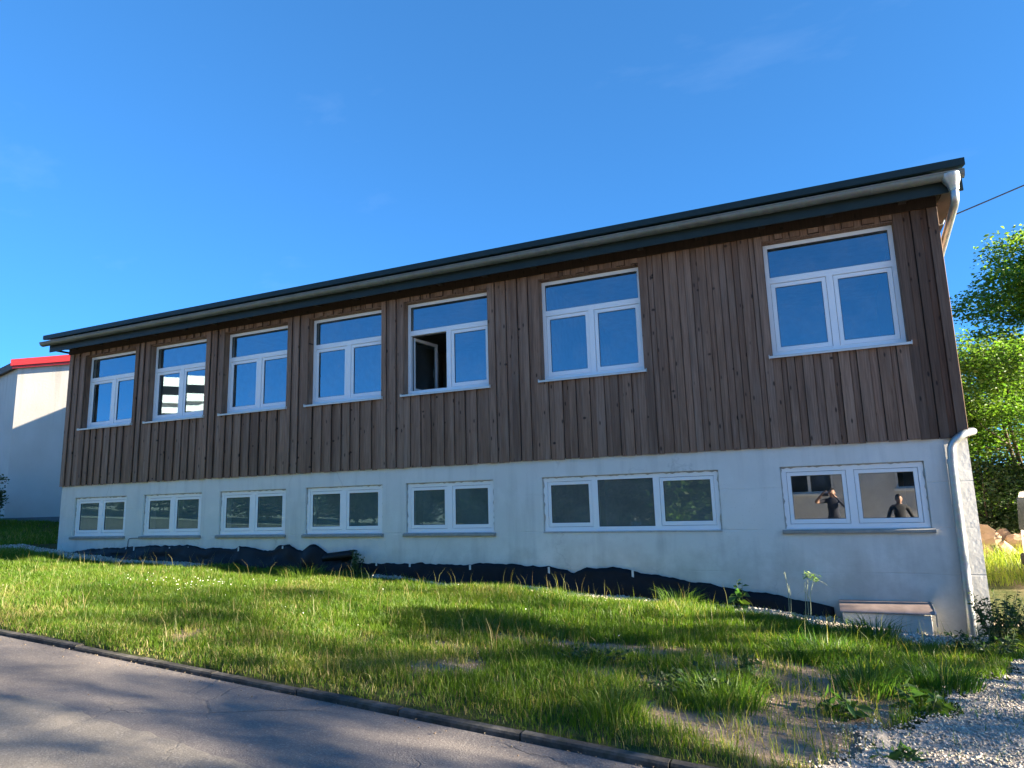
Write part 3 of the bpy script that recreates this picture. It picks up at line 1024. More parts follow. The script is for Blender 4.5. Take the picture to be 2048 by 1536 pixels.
# half-round gutter, slightly falling, joined in lengths
GY, GZ = -.532, 5.455
def gutter_piece(x0, x1, name='gutter'):
    R, cyg, czg = .078, GY, GZ
    n = 12
    prof = []
    for k in range(n + 1):
        a = math.pi + math.pi * k / n
        prof.append((cyg + R * math.cos(a), czg + R * math.sin(a)))
    inner = [(cyg + (R - .004) * math.cos(math.pi + math.pi * k / n), czg + (R - .004) * math.sin(math.pi + math.pi * k / n)) for k in range(n + 1)][::-1]
    return MB().prism_x(prof + inner, x0, x1)
G0, G1 = -15.63, 1.905
gut = gutter_piece(G0, G1).build('gutter', M['gutter'], bld, ((G0 + G1) / 2, GY, GZ - .05))
smooth_by_angle(gut, 35)
MB().tube([(G0, GY - .08, GZ + .003), (G1, GY - .08, GZ + .003)], .009, 8).build('rolled_edge', M['gutter'], gut)
for xe in (G0 - .003, G1):
    pts = [(GY + .079 * math.cos(math.pi + math.pi * k / 12), GZ + .079 * math.sin(math.pi + math.pi * k / 12)) for k in range(13)]
    MB().prism_x(pts, xe, xe + .003).build('end_cap', M['gutter'], gut)
xx = G0 + .35
while xx < G1 - .2:
    b = MB()
    R = .0805
    pr = [(GY + R * math.cos(math.pi + math.pi * k / 12), GZ + R * math.sin(math.pi + math.pi * k / 12)) for k in range(13)]
    pi_ = [(GY + (R - .002) * math.cos(math.pi + math.pi * k / 12), GZ + (R - .002) * math.sin(math.pi + math.pi * k / 12)) for k in range(13)][::-1]
    b.prism_x(pr + pi_, xx, xx + .022)
    b.box(xx, xx + .022, GY - .085, GY + .09, GZ + .009, GZ + .012)
    b.build('gutter_bracket', M['gutter'], gut, (xx, GY, GZ - .05))
    xx += .78 + rnd.random() * .06
for xx in (-12.6, -9.6, -6.55, -3.5, -.45):
    b = gutter_piece(xx, xx + .045)
    b.v = [(a, GY + (q - GY) * 1.03, GZ + (c - GZ) * 1.03) for a, q, c in b.v]
    b.build('gutter_joint', M['gutter'], gut, (xx, GY, GZ - .05))

# downpipes
def bez(pts, n=8):
    """polyline with rounded corners"""
    pts = [Vector(p) for p in pts]
    out = [pts[0]]
    for i in range(1, len(pts) - 1):
        a, b, c = pts[i - 1], pts[i], pts[i + 1]
        r = min((a - b).length, (c - b).length) * .45
        r = min(r, .16)
        p, q = b + (a - b).normalized() * r, b + (c - b).normalized() * r
        for k in range(n + 1):
            t = k / n
            out.append(p * (1 - t) ** 2 + b * 2 * t * (1 - t) + q * t * t)
    out.append(pts[-1])
    return out
hop = MB().tube([(1.775, -.53, 5.44), (1.775, -.53, 5.395), (1.785, -.525, 5.30), (1.79, -.522, 5.24)], [.115, .108, .062, .055], 16)
pipe1 = MB().tube(bez([(1.79, -.522, 5.30), (1.785, -.52, 5.10), (1.733, .78, 4.74), (1.73, .84, 4.5), (1.73, .84, 2.62), (1.735, .74, 2.39), (1.735, .05, 2.35), (1.60, -.075, 2.32), (1.46, -.075, 2.2), (1.445, -.072, 1.9)]), .046, 16)
pipe = pipe1.build('downpipe', M['zinc'], bld, (1.725, 0, 4))
smooth_by_angle(pipe, 40)
h_ = hop.build('hopper', M['zinc'], pipe)
smooth_by_angle(h_, 40)
lowp = MB().tube([(1.445, -.072, 2.0), (1.437, -.072, 1.0), (1.425, -.075, .42), (1.418, -.075, -.2)], .050, 16).build('lower_pipe', M['zinc'], pipe)
smooth_by_angle(lowp, 40)
for p, q in (((1.4462, -.072, 2.02), (1.4458, -.072, 1.965)), ((1.427, -.0748, .53), (1.4265, -.075, .48))):
    c_ = MB().tube([p, q], .0545, 16).build('pipe_sleeve', M['zinc'], pipe)
    smooth_by_angle(c_, 40)
for z in (1.45, 3.6):
    if z < 2:
        MB().tube([(1.4405, -.072, z), (1.4403, -.072, z + .03)], .0525, 14).box(1.43, 1.45, -.03, .02, z + .008, z + .022).build('pipe_clamp', M['zinc'], pipe)
    else:
        MB().tube([(1.73, .84, z), (1.73, .84, z + .03)], .052, 14).box(1.66, 1.70, .83, .85, z + .008, z + .022).build('pipe_clamp', M['zinc'], pipe)
MB().box(1.668, 1.70, .46, .52, 5.08, 5.20, .004).tube([(1.69, .5, 5.17), (1.80, .5, 5.19), (1.82, .5, 5.24)], .012, 8).build('cable_hook', M['zinc'], bld)
cb = []
A_, B_ = Vector((1.82, .5, 5.25)), Vector((14.0, 1.6, 9.9))
for k in range(25):
    t = k / 24
    p = A_.lerp(B_, t)
    p.z -= .5 * 4 * t * (1 - t) * .35
    cb.append(p)
tag(MB().tube(cb, .009, 6).build('overhead_cable', M['blackish']), 'thin black overhead cable running up from the eave to the right', 'cable')
# thin conduit on the concrete between the leftmost lower windows
MB().tube(bez([(-11.3, -.012, 1.165), (-13.0, -.012, 1.15), (-13.12, -.012, 1.14), (-13.13, -.012, .9)]), .006, 6).build('thin_conduit', M['blackish'], bld)

# ------------------------------------------------------------------ black membrane at the foot of the wall
def membrane(name, top, label, amp, seed, flap=False):
    xs = np.arange(top[0][0], top[-1][0], .05)
    tz = np.interp(xs, [p[0] for p in top], [p[1] for p in top])
    jag = (vnoise(xs, xs * 0, 8, seed) - .5) * .03 + (vnoise(xs, xs * 0, 23, seed + 1) - .5) * .02
    tz = tz + jag
    gz = ground_z(xs, xs * 0 - .12)
    rows = 9
    V = []
    for r in range(rows):
        t = r / (rows - 1)
        for i, x in enumerate(xs):
            z = tz[i] * (1 - t) + (gz[i] - .06) * t
            f = float(vnoise(x, t * 1.5, 2.4, seed + 2)) * amp + float(vnoise(x, t * 4, 5, seed + 4)) * amp * .28
            y = -.012 - (.018 + f) * (0.25 + t * .9) - .05 * t
            V.append((x + (f - amp * .5) * .4 * t, y, z))
    n = len(xs)
    T = []
    for r in range(rows - 1):
        for i in range(n - 1):
            a = r * n + i
            T += [(a, a + n, a + n + 1), (a, a + n + 1, a + 1)]
    o = np_mesh(name, V, T, M['membrane'], smooth=True, origin=(float(xs.mean()), -.05, .6))
    md = o.modifiers.new('thickness', 'SOLIDIFY')
    md.thickness = .008
    md.offset = 1
    return tag(o, label, 'membrane')
topL = [(-15.2, .86), (-15.05, .85), (-14.81, .88), (-13.94, .946), (-12.88, .986), (-11.885, 1.005), (-11.2, 1.004), (-10.935, .94), (-10.55, .948), (-10.17, .93), (-10.045, .994), (-9.85, .985), (-9.55, .94), (-9.22, .92), (-9.05, 1.02), (-8.85, 1.02), (-8.72, .95), (-8.563, .915), (-8.40, 1.0), (-8.25, 1.02), (-7.954, .84), (-7.75, .85), (-7.633, .90), (-7.40, .905)]
topR = [(-7.38, .71), (-7.16, .70), (-6.03, .714), (-5.3, .70), (-5.03, .725), (-4.43, .721), (-4.18, .686), (-3.85, .697), (-3.62, .642), (-3.46, .61), (-3.27, .685), (-2.85, .694), (-2.6, .655), (-2.35, .59), (-2.07, .561), (-1.54, .485), (-.78, .374), (.02, .213)]
memL = membrane('black_membrane', topL, 'crumpled taller black membrane with wavy torn edge below the left small windows', .11, 51)
memR = membrane('black_membrane', topR, 'lower black membrane strip sloping down towards the boxed light well', .035, 71)
# folded-over flap at the loose end of the left sheet
fl = []
for i in range(9):
    t = i / 8
    x = -8.02 + .66 * t
    fl.append([(x, -.03, .85 + .06 * t), (x + .01, -.12 - .03 * t, .87 + .07 * t), (x + .02, -.20 - .02 * t, .80 + .07 * t), (x + .02, -.18, .74 + .05 * t)])
mb = MB()
for row in fl:
    mb.v += row
for i in range(8):
    for j in range(3):
        a = i * 4 + j
        mb.f.append((a, a + 4, a + 5, a + 1))
fo = mb.build('folded_flap', M['membrane'], memL, smooth=True)
fo.modifiers.new('t', 'SOLIDIFY').thickness = .008
for (x, z) in [(-13.12, .93), (-12.885, .945), (-11.869, .93), (-11.365, .94), (-10.884, .88), (-10.06, .935), (-9.0, .955), (-8.32, .97), (-7.785, .75)]:
    MB().box(x - .016, x + .016, -.055, -.050, z - .085, z + .04).build('fixing_strip', M['white_strip'], memL, (x, -.05, z))
for (x, z) in [(-6.975, .675), (-6.315, .68), (-5.2, .66), (-3.87, .645), (-2.594, .62)]:
    MB().box(x - .016, x + .016, -.045, -.040, z - .085, z + .04).build('fixing_strip', M['white_strip'], memR, (x, -.05, z))

# ------------------------------------------------------------------ light well box
lw = empty('light_well', (.52, -.18, .02), 'low concrete light well box with brown sheet lid against the right end of the wall', 'light well')
MB().box(.06, 1.00, -.345, -.002, -.15, .225, .01).build('well_body', M['concrete'], lw)
M['lid'] = simple('brown_sheet_lid', (.30, .23, .20), .42, .35, var=.2, scale=7)
prof = [(-.003, .325), (-.10, .322), (-.26, .300), (-.335, .275), (-.372, .245), (-.374, .228), (-.366, .228), (-.36, .240), (-.33, .262), (-.10, .300), (-.003, .30)]
lid = MB().prism_x(prof, .035, 1.03).build('lid', M['lid'], lw)
smooth_by_angle(lid, 50)
MB().prism_x([(-.002, .332), (-.12, .328), (-.27, .305), (-.36, .268), (-.385, .235), (-.385, .10), (-.372, .10), (-.372, .225), (-.33, .255), (-.002, .30)], 1.031, 1.046).build('lid_end', M['zinc'], lw)

# ------------------------------------------------------------------ leaf clouds
def leaves(P, size, tint, flat=.35, aspect=.55, seed=0, drop=0.):
    """folded leaf of four triangles at each point; returns V, T, C"""
    g = np.random.default_rng(seed)
    n = len(P)
    d = g.normal(size=(n, 3))
    d[:, 2] = d[:, 2] * flat - drop
    d /= np.linalg.norm(d, axis=1, keepdims=True)
    nrm = g.normal(size=(n, 3))
    nrm[:, 2] += .8
    s = np.cross(d, nrm)
    s /= np.linalg.norm(s, axis=1, keepdims=True) + 1e-9
    nn = np.cross(s, d)
    L = (size * (.6 + .8 * g.random(n)))[:, None]
    W = L * aspect * .5
    a = P
    m_ = P + d * L * .5
    b = P + d * L - nn * L * .12
    l_ = m_ + s * W + nn * L * .07
    r_ = m_ - s * W + nn * L * .07
    V = np.stack([a, l_, b, r_], 1).reshape(-1, 3)
    k = (np.arange(n) * 4)[:, None]
    T = np.concatenate([k + np.array([[0, 2, 1]]), k + np.array([[0, 3, 2]])])
    c = (.65 + .7 * g.random((n, 1))) * np.array([tint]) * (1 + (g.random((n, 3)) - .5) * np.array([[.35, .15, .2]]))
    C = np.repeat(c, 4, axis=0)
    return V, T, C
def clump_points(centres, radii, n, seed, shell=.5):
    g = np.random.default_rng(seed)
    centres = np.asarray(centres, float)
    w = np.asarray(radii, float) ** 2
    idx = g.choice(len(centres), n, p=w / w.sum())
    d = g.normal(size=(n, 3))
    d /= np.linalg.norm(d, axis=1, keepdims=True)
    r = np.asarray(radii)[idx] * (shell + (1 - shell) * g.random(n)) ** .8 * (.55 + .6 * g.random(n))
    return centres[idx] + d * r[:, None] * np.array([1, 1, .75])
def limb_tree(name, base, h, R, label, cat='tree', group=None, seed=1, nleaf=14000, leaf=.11, trunk=.16, clear=.28, mat='leaf', nclump=46, squash=1.0, lean=(0, 0), tint=(1, 1, 1), stems=1, bushy=0, clump=1.0):
    g = random.Random(seed)
    base = Vector(base)
    o = empty(name, base, label, cat, group)
    wood = MB()
    cents, rads_ = [], []
    for s_ in range(stems):
        off = Vector((0, 0, 0)) if stems == 1 else Vector((g.uniform(-.35, .35) * R * .5, g.uniform(-.35, .35) * R * .5, 0))
        top = base + off * 1.8 + Vector((lean[0], lean[1], h * .86))
        pts = []
        for k in range(9):
            t = k / 8
            p = (base + off).lerp(top, t) + Vector((math.sin(t * 5 + seed) * .06 * h * t * .5, math.cos(t * 4 + seed) * .05 * h * t * .5, 0))
            pts.append(p)
        tr_ = trunk / math.sqrt(stems)
        wood.tube(pts, [tr_ * (1.25 if k == 0 else 1) * (1 - .85 * k / 8) for k in range(9)], 9)
        nl = max(5, nclump // (3 * stems))
        for b in range(nl):
            t = clear + (1 - clear) * (b + g.random()) / nl
            t = min(t, .97)
            p0 = pts[min(int(t * 8), 7)].lerp(pts[min(int(t * 8) + 1, 8)], t * 8 % 1)
            a = b * 2.4 + g.random() * .8
            u = (t - clear) / (1 - clear)
            reach = R * (.55 + .5 * math.sin(math.pi * (u * .82 + .12))) * (.65 + .45 * g.random()) * (1 - .35 * u)
            p3 = p0 + Vector((math.cos(a) * reach, math.sin(a) * reach, reach * (.25 + .5 * g.random()) * squash))
            p1 = p0.lerp(p3, .4) + Vector((0, 0, -.05 * reach + .04 * h * (g.random() - .5)))
            p2 = p0.lerp(p3, .75) + Vector(((g.random() - .5) * .2 * reach, (g.random() - .5) * .2 * reach, .05 * reach))
            r0 = tr_ * (1 - .85 * t) * .6
            wood.tube([p0, p1, p2, p3], [r0, r0 * .7, r0 * .45, r0 * .2], 6)
            for q, rr in ((p3, .30), (p2, .26), (p1.lerp(p2, .5), .2)):
                cents.append(q + Vector(((g.random() - .5) * .5, (g.random() - .5) * .5, (g.random() - .3) * .5)))
                rads_.append(R * rr * clump * (.6 + .7 * g.random()))
        cents.append(top + Vector((0, 0, h * .05)))
        rads_.append(R * .32)
    for k in range(bushy):
        a, u, q = g.random() * 6.283, g.random(), math.sqrt(g.random())
        w_ = R * .85 * q * math.sqrt(max(.1, 1 - (2 * u - 1) ** 2 * .75))
        cents.append(base + Vector((math.cos(a) * w_, math.sin(a) * w_, h * (.08 + .84 * u))))
        rads_.append(R * (.22 + .2 * g.random()))
    wood.build('trunk', M['bark'], o, base, smooth=True)
    P_ = clump_points([c[:] for c in cents], rads_, nleaf, seed + 5)
    P_[:, 2] = np.maximum(P_[:, 2], base.z + .08 * h)
    V, T, C = leaves(P_, np.full(nleaf, leaf), tint, seed=seed)
    np_mesh('crown', V, T, M[mat], C, parent=o, origin=base)
    return o

def gz1(x, y):
    return float(ground_z(np.array([x]), np.array([y]))[0])

# trees in view to the right of the gable
limb_tree('broadleaf_tree', (8.2, 18.0, gz1(8.2, 18)), 9.6, 3.6, 'tall green broadleaf tree rising highest beyond the right gable', seed=3, nleaf=60000, leaf=.14, trunk=.2, nclump=70, clear=.3, tint=(1.3, 1.2, 1.0))
limb_tree('broadleaf_tree', (5.1, 11.6, gz1(5.1, 11.6)), 5.2, 2.3, 'lower bright green leafy tree just behind the right end of the building', seed=8, nleaf=30000, leaf=.10, trunk=.12, nclump=60, clear=.12, tint=(.92, .98, .95), stems=2, bushy=60)
limb_tree('broadleaf_tree', (3.6, 14.5, gz1(3.6, 14.5)), 4.6, 2.0, 'dense shrubby tree tucked in behind the building corner', seed=12, nleaf=22000, leaf=.10, trunk=.1, nclump=50, clear=.1, mat='leaf', stems=2, bushy=50)
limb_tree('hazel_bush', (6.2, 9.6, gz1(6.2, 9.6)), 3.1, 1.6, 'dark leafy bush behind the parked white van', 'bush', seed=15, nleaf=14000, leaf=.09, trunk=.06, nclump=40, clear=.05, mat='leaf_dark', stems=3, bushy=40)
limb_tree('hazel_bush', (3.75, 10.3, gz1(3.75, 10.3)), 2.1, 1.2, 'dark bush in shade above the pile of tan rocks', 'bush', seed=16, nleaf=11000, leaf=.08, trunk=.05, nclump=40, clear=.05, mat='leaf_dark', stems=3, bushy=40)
limb_tree('broadleaf_tree', (12.5, 24.0, gz1(12.5, 24)), 9.0, 4.0, 'farther broadleaf tree at the right edge behind the tallest tree', seed=23, nleaf=20000, leaf=.18, trunk=.22, nclump=60, clear=.15)

# rocks beside the path
rp = [(3.05, 8.1, .34), (3.45, 8.0, .28), (3.25, 8.6, .40), (3.75, 8.5, .30), (3.55, 9.0, .34), (2.85, 8.7, .30), (4.1, 8.2, .26), (4.05, 9.0, .34), (3.3, 9.3, .3), (2.95, 7.7, .18), (3.35, 7.6, .16), (3.8, 7.85, .2)]
rlab = ['largest', 'small rounded', 'broad', 'squat', 'rear', 'leftmost rear', 'rightmost low', 'rightmost high', 'rearmost', 'small front left', 'smallest front', 'small front right']
for i, (x, y, r) in enumerate(rp):
    bm = bmesh.new()
    bmesh.ops.create_icosphere(bm, subdivisions=2, radius=r * .8)
    for v in bm.verts:
        n_ = float(vnoise(v.co.x * 3 + i * 7, v.co.y * 3 + v.co.z * 2.3, 1.3, 80 + i))
        v.co *= .55 + .8 * n_
        v.co.z *= .75
        v.co.x *= 1.2
    me = bpy.data.meshes.new('rock')
    bm.to_mesh(me)
    bm.free()
    o = link('rock', me, M['rock'], None, (x, y, gz1(x, y) + r * .35 + (.2 if 8.4 < y < 9.2 else 0)))
    o.rotation_euler = (i, i * 2, i * 3)
    tag(o, rlab[i] + ' tan rock in the pile below the bushes right of the building', 'rock', 'rocks piled beside the path')
# dusty path beside the gable
sheet('path', np.arange(1.75, 9, .15), np.arange(.7, 4.6, .15), lambda x, y: ground_z(x, y) + .012, M['path'], keep=lambda x, y: y < 4.2 + (vnoise(x, y, 1.5, 91) - .5) * .8)

# ------------------------------------------------------------------ white van, rear corner in view
van = empty('parked_van', (0, 0, 0), 'white van with dark rear window parked at the right edge beyond the gable', 'van')
def van_build():
    # local: x across (0 = left flank), y forward, z up
    W_, L_, H_ = 1.78, 4.3, 1.64
    prof = [(.0, .30), (-.02, .55), (-.01, .95), (.02, 1.50), (.05, 1.60), (.3, 1.64), (2.9, 1.62), (3.6, 1.12), (4.35, .92), (4.45, .5), (4.4, .28)]
    body = MB()
    n = len(prof)
    ins = []
    for (xo, sc) in ((.03, 0), (0, .02), (0, .02), (.03, 0)):
        pass
    xs_ = [0.0, .05, W_ - .05, W_]
    vs_ = []
    for j, xq in enumerate(xs_):
        for (y, z) in prof:
            sh = .04 if j in (0, 3) else 0
            cz = z - (sh if z > 1.4 else 0)
            cy = y + (sh if y < 1 else -sh)
            xx_ = xq
            if z > 1.0:
                k = (z - 1.0) * .03
                xx_ = xq + (k if j < 2 else -k)
            vs_.append((xx_, cy, cz))
    fs = [tuple(range(n)), tuple(range(3 * n, 4 * n))[::-1]]
    for j in range(3):
        for i in range(n):
            fs.append((j * n + i, j * n + (i + 1) % n, (j + 1) * n + (i + 1) % n, (j + 1) * n + i))
    body.add(vs_, fs)
    b = body.build('body', M['van_white'], van)
    md = b.modifiers.new('bev', 'BEVEL')
    md.width = .02
    md.segments = 2
    MB().add([(.025, -.025, .92), (W_ - .025, -.025, .92), (W_ - .035, .008, 1.50), (.035, .008, 1.50), (.025, .02, .92), (W_ - .025, .02, .92), (W_ - .035, .06, 1.50), (.035, .06, 1.50)],
             [(0, 1, 2, 3), (4, 7, 6, 5), (0, 4, 5, 1), (1, 5, 6, 2), (2, 6, 7, 3), (3, 7, 4, 0)]).build('rear_window', M['van_glass'], van)
    MB().box(.02, W_ - .02, -.075, .25, .28, .50, .03).build('rear_bumper', M['van_black'], van)
    MB().box(.30, .62, -.035, -.015, .80, .83, .005).build('handle', M['van_black'], van)
    MB().box(.75, 1.2, -.03, -.018, .62, .73, .004).build('number_plate', M['pvc'], van)
    for xq in (-.012, W_ - .018):
        MB().box(xq, xq + .03, .01, .14, .55, .90, .008).build('tail_lamp', M['lamp_red'], van)
    for xq in (-.004, W_ - .006):
        MB().box(xq, xq + .01, .45, 1.5, 1.02, 1.42, .003).build('side_window', M['van_glass'], van)
        MB().box(xq, xq + .01, 1.6, 2.75, 1.02, 1.42, .003).build('side_window', M['van_glass'], van)
    for yy in (.75, 3.55):
        for xq in (.02, W_ - .22):
            w = MB().tube([(xq, yy, .31), (xq + .2, yy, .31)], .31, 24).build('wheel', M['tyre'], van, (xq, yy, .31))
            MB().tube([(xq - .006, yy, .31), (xq + .206, yy, .31)], .19, 20).build('rim', M['rim'], w, (xq, yy, .31))
van_build()
van.location = (3.22, 5.68, gz1(3.2, 4.6))
van.rotation_euler = (0, 0, rad(-90))

# ------------------------------------------------------------------ neighbouring hall on the left
nb = empty('neighbour_hall', (-24, 5, 1.4), 'pale rendered hall with red roof edge beyond the left end of the long building', 'building')
NC = Vector((-23.35, 3.4, 0))          # near corner
dR, dL = Vector((.975, .222, 0)), Vector((-.96, .27, 0))
zb0, zb1 = .8, 6.37
A1, A2 = NC + dR * 9, NC + dL * 12
A3 = A1 + Vector((-8, 9, 0))
A4 = A2 + Vector((-2, 9, 0))
foot = [NC, A1, A3, A4, A2]
def prism(pts, z0, z1, scale=1.0, mat=None, name='', parent=None):
    c = sum(pts, Vector()) / len(pts)
    p = [c + (q - c) * scale for q in pts]
    n = len(p)
    vs_ = [(q.x, q.y, z0) for q in p] + [(q.x, q.y, z1) for q in p]
    fs = [tuple(range(n))[::-1], tuple(range(n, 2 * n))] + [(i, (i + 1) % n, n + (i + 1) % n, n + i) for i in range(n)]
    return MB().add(vs_, fs).build(name, mat, parent)
prism(foot, 1.62, zb1, 1.0, M['nb_wall'], 'wall', nb)
prism(foot, zb0, 1.619, 1.004, M['plinth'], 'plinth', nb)
nbr = prism(foot, zb1 + .001, zb1 + .16, 1.012, M['grey_roof'], 'roof', nb)
def trim(p, q, z0, z1, out, mat, name):
    d = (q - p).normalized()
    nn = Vector((d.y, -d.x, 0))
    a, b = p + nn * out, q + nn * out
    a2, b2 = a + nn * .05, b + nn * .05
    vs_ = [(v.x, v.y, z) for z in (z0, z1) for v in (a, b, b2, a2)]
    MB().add(vs_, [(0, 3, 2, 1), (4, 5, 6, 7), (0, 1, 5, 4), (1, 2, 6, 5), (2, 3, 7, 6), (3, 0, 4, 7)]).build(name, mat, nbr)
trim(NC - dR * .15, A1, zb1 + .07, zb1 + .28, .10, M['red_trim'], 'red_fascia')
trim(NC - dR * .12, A1, zb1 - .01, zb1 + .05, .06, M['red_trim'], 'red_lower_strip')
trim(A2, NC + dL * .1, zb1 - .02, zb1 + .20, .10, M['grey_roof'], 'grey_verge')

limb_tree('garden_bush', (-22.3, 2.0, gz1(-22.3, 2.0)), 1.15, .75, 'small dark bush at the left edge in front of the pale hall', 'bush', seed=31, nleaf=5000, leaf=.09, trunk=.03, nclump=24, clear=.05, mat='leaf_dark', stems=3, bushy=40)

# ------------------------------------------------------------------ behind the viewer (seen in the panes, shading the ground)
hs = empty('house_opposite', (2, -19, 0), 'pale rendered house across the road reflected in the small windows', 'house')
HX0, HX1, HY = -3.0, 11.0, -17.0
hwin = [(-1.3, .3, 1.7, 2.9), (2.2, 3.8, 1.7, 2.9), (5.4, 7.0, 1.7, 2.9)]
hw = wall_mesh(HX0, HX1, -.3, 3.4, HY, HY - .3, hwin).build('wall', M['render_white'], hs)
weld(hw)
MB().box(HX0, HX1, HY - 8, HY - .301, -.3, 3.4).build('rear_block', M['render_white'], hs)
hroof = MB().prism_x([(HY + .7, 3.401), (HY + .7, 3.6), (HY - 4, 5.3), (HY - 8.7, 3.6), (HY - 8.7, 3.401)], HX0 - .5, HX1 + .5).build('roof', M['grey_roof'], hs)
for (a, b, c, d) in hwin:
    w = ring(MB(), a + .01, b - .01, c + .01, d - .01, .07, HY - .14, HY - .08).box((a + b) / 2 - .05, (a + b) / 2 + .05, HY - .139, HY - .081, c + .08, d - .08).build('window', M['pvc'], hs)
    MB().box(a + .08, b - .08, HY - .115, HY - .105, c + .08, d - .08).build('pane', M['van_glass'], w)
    MB().box(a - .06, b + .06, HY - .08, HY + .07, c - .06, c + .008).build('sill', M['pvc'], w)

blk = empty('apartment_block', (-58, -47, 0), 'tall white block with dark balcony bands far across the road, mirrored in one upper window', 'building')
def block():
    c = Vector((-62.0, -41.4, 0))
    n_ = Vector((.76, .65, 0)).normalized()      # faces the building
    s_ = Vector((-n_.y, n_.x, 0))
    def slab(u0, u1, d0, d1, z0, z1, mat, name, parent):
        vs_ = []
        for z in (z0, z1):
            for (u, d) in ((u0, d0), (u1, d0), (u1, d1), (u0, d1)):
                p = c + s_ * u + n_ * d
                vs_.append((p.x, p.y, z))
        return MB().add(vs_, [(0, 3, 2, 1), (4, 5, 6, 7), (0, 1, 5, 4), (1, 2, 6, 5), (2, 3, 7, 6), (3, 0, 4, 7)]).build(name, mat, parent)
    slab(-3.1, 3.1, -8, 0, -.5, 16.0, M['render_white'], 'wall', blk)
    for k in range(5):
        z = 2.4 + k * 2.9
        slab(-2.95, 2.95, .002, .05, z, z + 1.0, M['van_glass'], 'window_band', blk)
        slab(-3.0, 3.0, .06, 1.0, z - .9, z - .06, M['render_white'], 'balcony', blk)
block()

# hedge and trees along the far side of the road
hc, hr = [], []
g_ = random.Random(5)
hedges = [(-4.6, -15.0, 3.6, 1.8), (-7.2, -15.4, 3.8, 2.0), (-10.0, -15.3, 3.6, 2.1), (-13.0, -15.6, 4.0, 2.2), (-16.3, -15.5, 3.9, 2.4), (-20.0, -16.0, 4.3, 2.6), (-24.2, -16.2, 4.5, 2.9), (-29, -16.8, 4.4, 3.2), (-34.5, -17.5, 4.5, 3.6), (-41, -18.2, 4.6, 4.0), (-48.5, -19, 4.6, 4.4)]
names_ = ['nearest the pale house', 'second from the pale house', 'third from the pale house', 'fourth from the pale house', 'fifth from the pale house', 'sixth from the pale house', 'seventh from the pale house', 'eighth from the pale house', 'third from the far end', 'second from the far end', 'at the far left end']
for i, (x, y, h, r) in enumerate(hedges):
    limb_tree('hedge_shrub', (x, y, -.0 - .045 * x), h, r, 'dark green hedge shrub across the road, ' + names_[i] + ' in the row', 'shrub', 'hedge across the road', seed=60 + i, nleaf=15000, leaf=.19, trunk=.06, nclump=24, clear=.03, mat='leaf', stems=3, bushy=60, tint=(.75, .8, .9))

# shade trees off to the right, through which the low sun falls on the lawn and road
shade = [(10.0, -1.5, 4.6, 1.7, 1100), (13.0, -2.0, 5.4, 1.9, 1400), (19.0, -4.9, 8.0, 2.4, 1600), (24.0, -2.8, 11.0, 2.6, 2000), (28.0, -.6, 11.8, 2.6, 2300), (23.5, -4.3, 9.8, 2.6, 1600), (13.0, -5.2, 4.6, 1.9, 1500), (9.5, -.2, 3.4, 1.2, 1500), (16.5, -3.7, 6.6, 2.1, 1300)]
nm = ['nearest the gravel drive', 'behind the nearest one', 'in the middle of the row', 'tall and in the second row', 'tallest, in line with the building', 'tall beside the road', 'low and broad at the road edge', 'smallest one at the drive', 'slender one between two taller ones']
for i, (x, y, h, r, nl) in enumerate(shade):
    limb_tree('roadside_tree', (x, y, gz1(x, y)), h, r, 'young leafy roadside tree right of the drive, ' + nm[i], 'tree', 'roadside trees right of the drive', seed=90 + i * 3, nleaf=nl, leaf=.16, trunk=.08, nclump=48, clear=.22, mat='leaf', clump=.62)

# ------------------------------------------------------------------ grass
def blades(x, y, z, h, w, lean, col_, seed):
    g = np.random.default_rng(seed)
    n = len(x)
    a = g.random(n) * 6.2832
    la = g.random(n) * 6.2832
    sx, sy = np.cos(a) * w, np.sin(a) * w
    lx, ly = np.cos(la) * lean * h, np.sin(la) * lean * h
    V = np.empty((n, 5, 3))
    V[:, 0] = np.stack([x - sx, y - sy, z], -1)
    V[:, 1] = np.stack([x + sx, y + sy, z], -1)
    V[:, 2] = np.stack([x - sx * .8 + lx * .32, y - sy * .8 + ly * .32, z + h * .58], -1)
    V[:, 3] = np.stack([x + sx * .8 + lx * .32, y + sy * .8 + ly * .32, z + h * .58], -1)
    V[:, 4] = np.stack([x + lx, y + ly, z + h * (1 - .25 * lean)], -1)
    k = (np.arange(n) * 5)[:, None]
    T = np.concatenate([k + np.array([[0, 1, 3]]), k + np.array([[0, 3, 2]]), k + np.array([[2, 3, 4]])])
    c = np.repeat(col_, 5, axis=0)
    return V.reshape(-1, 3), T, c

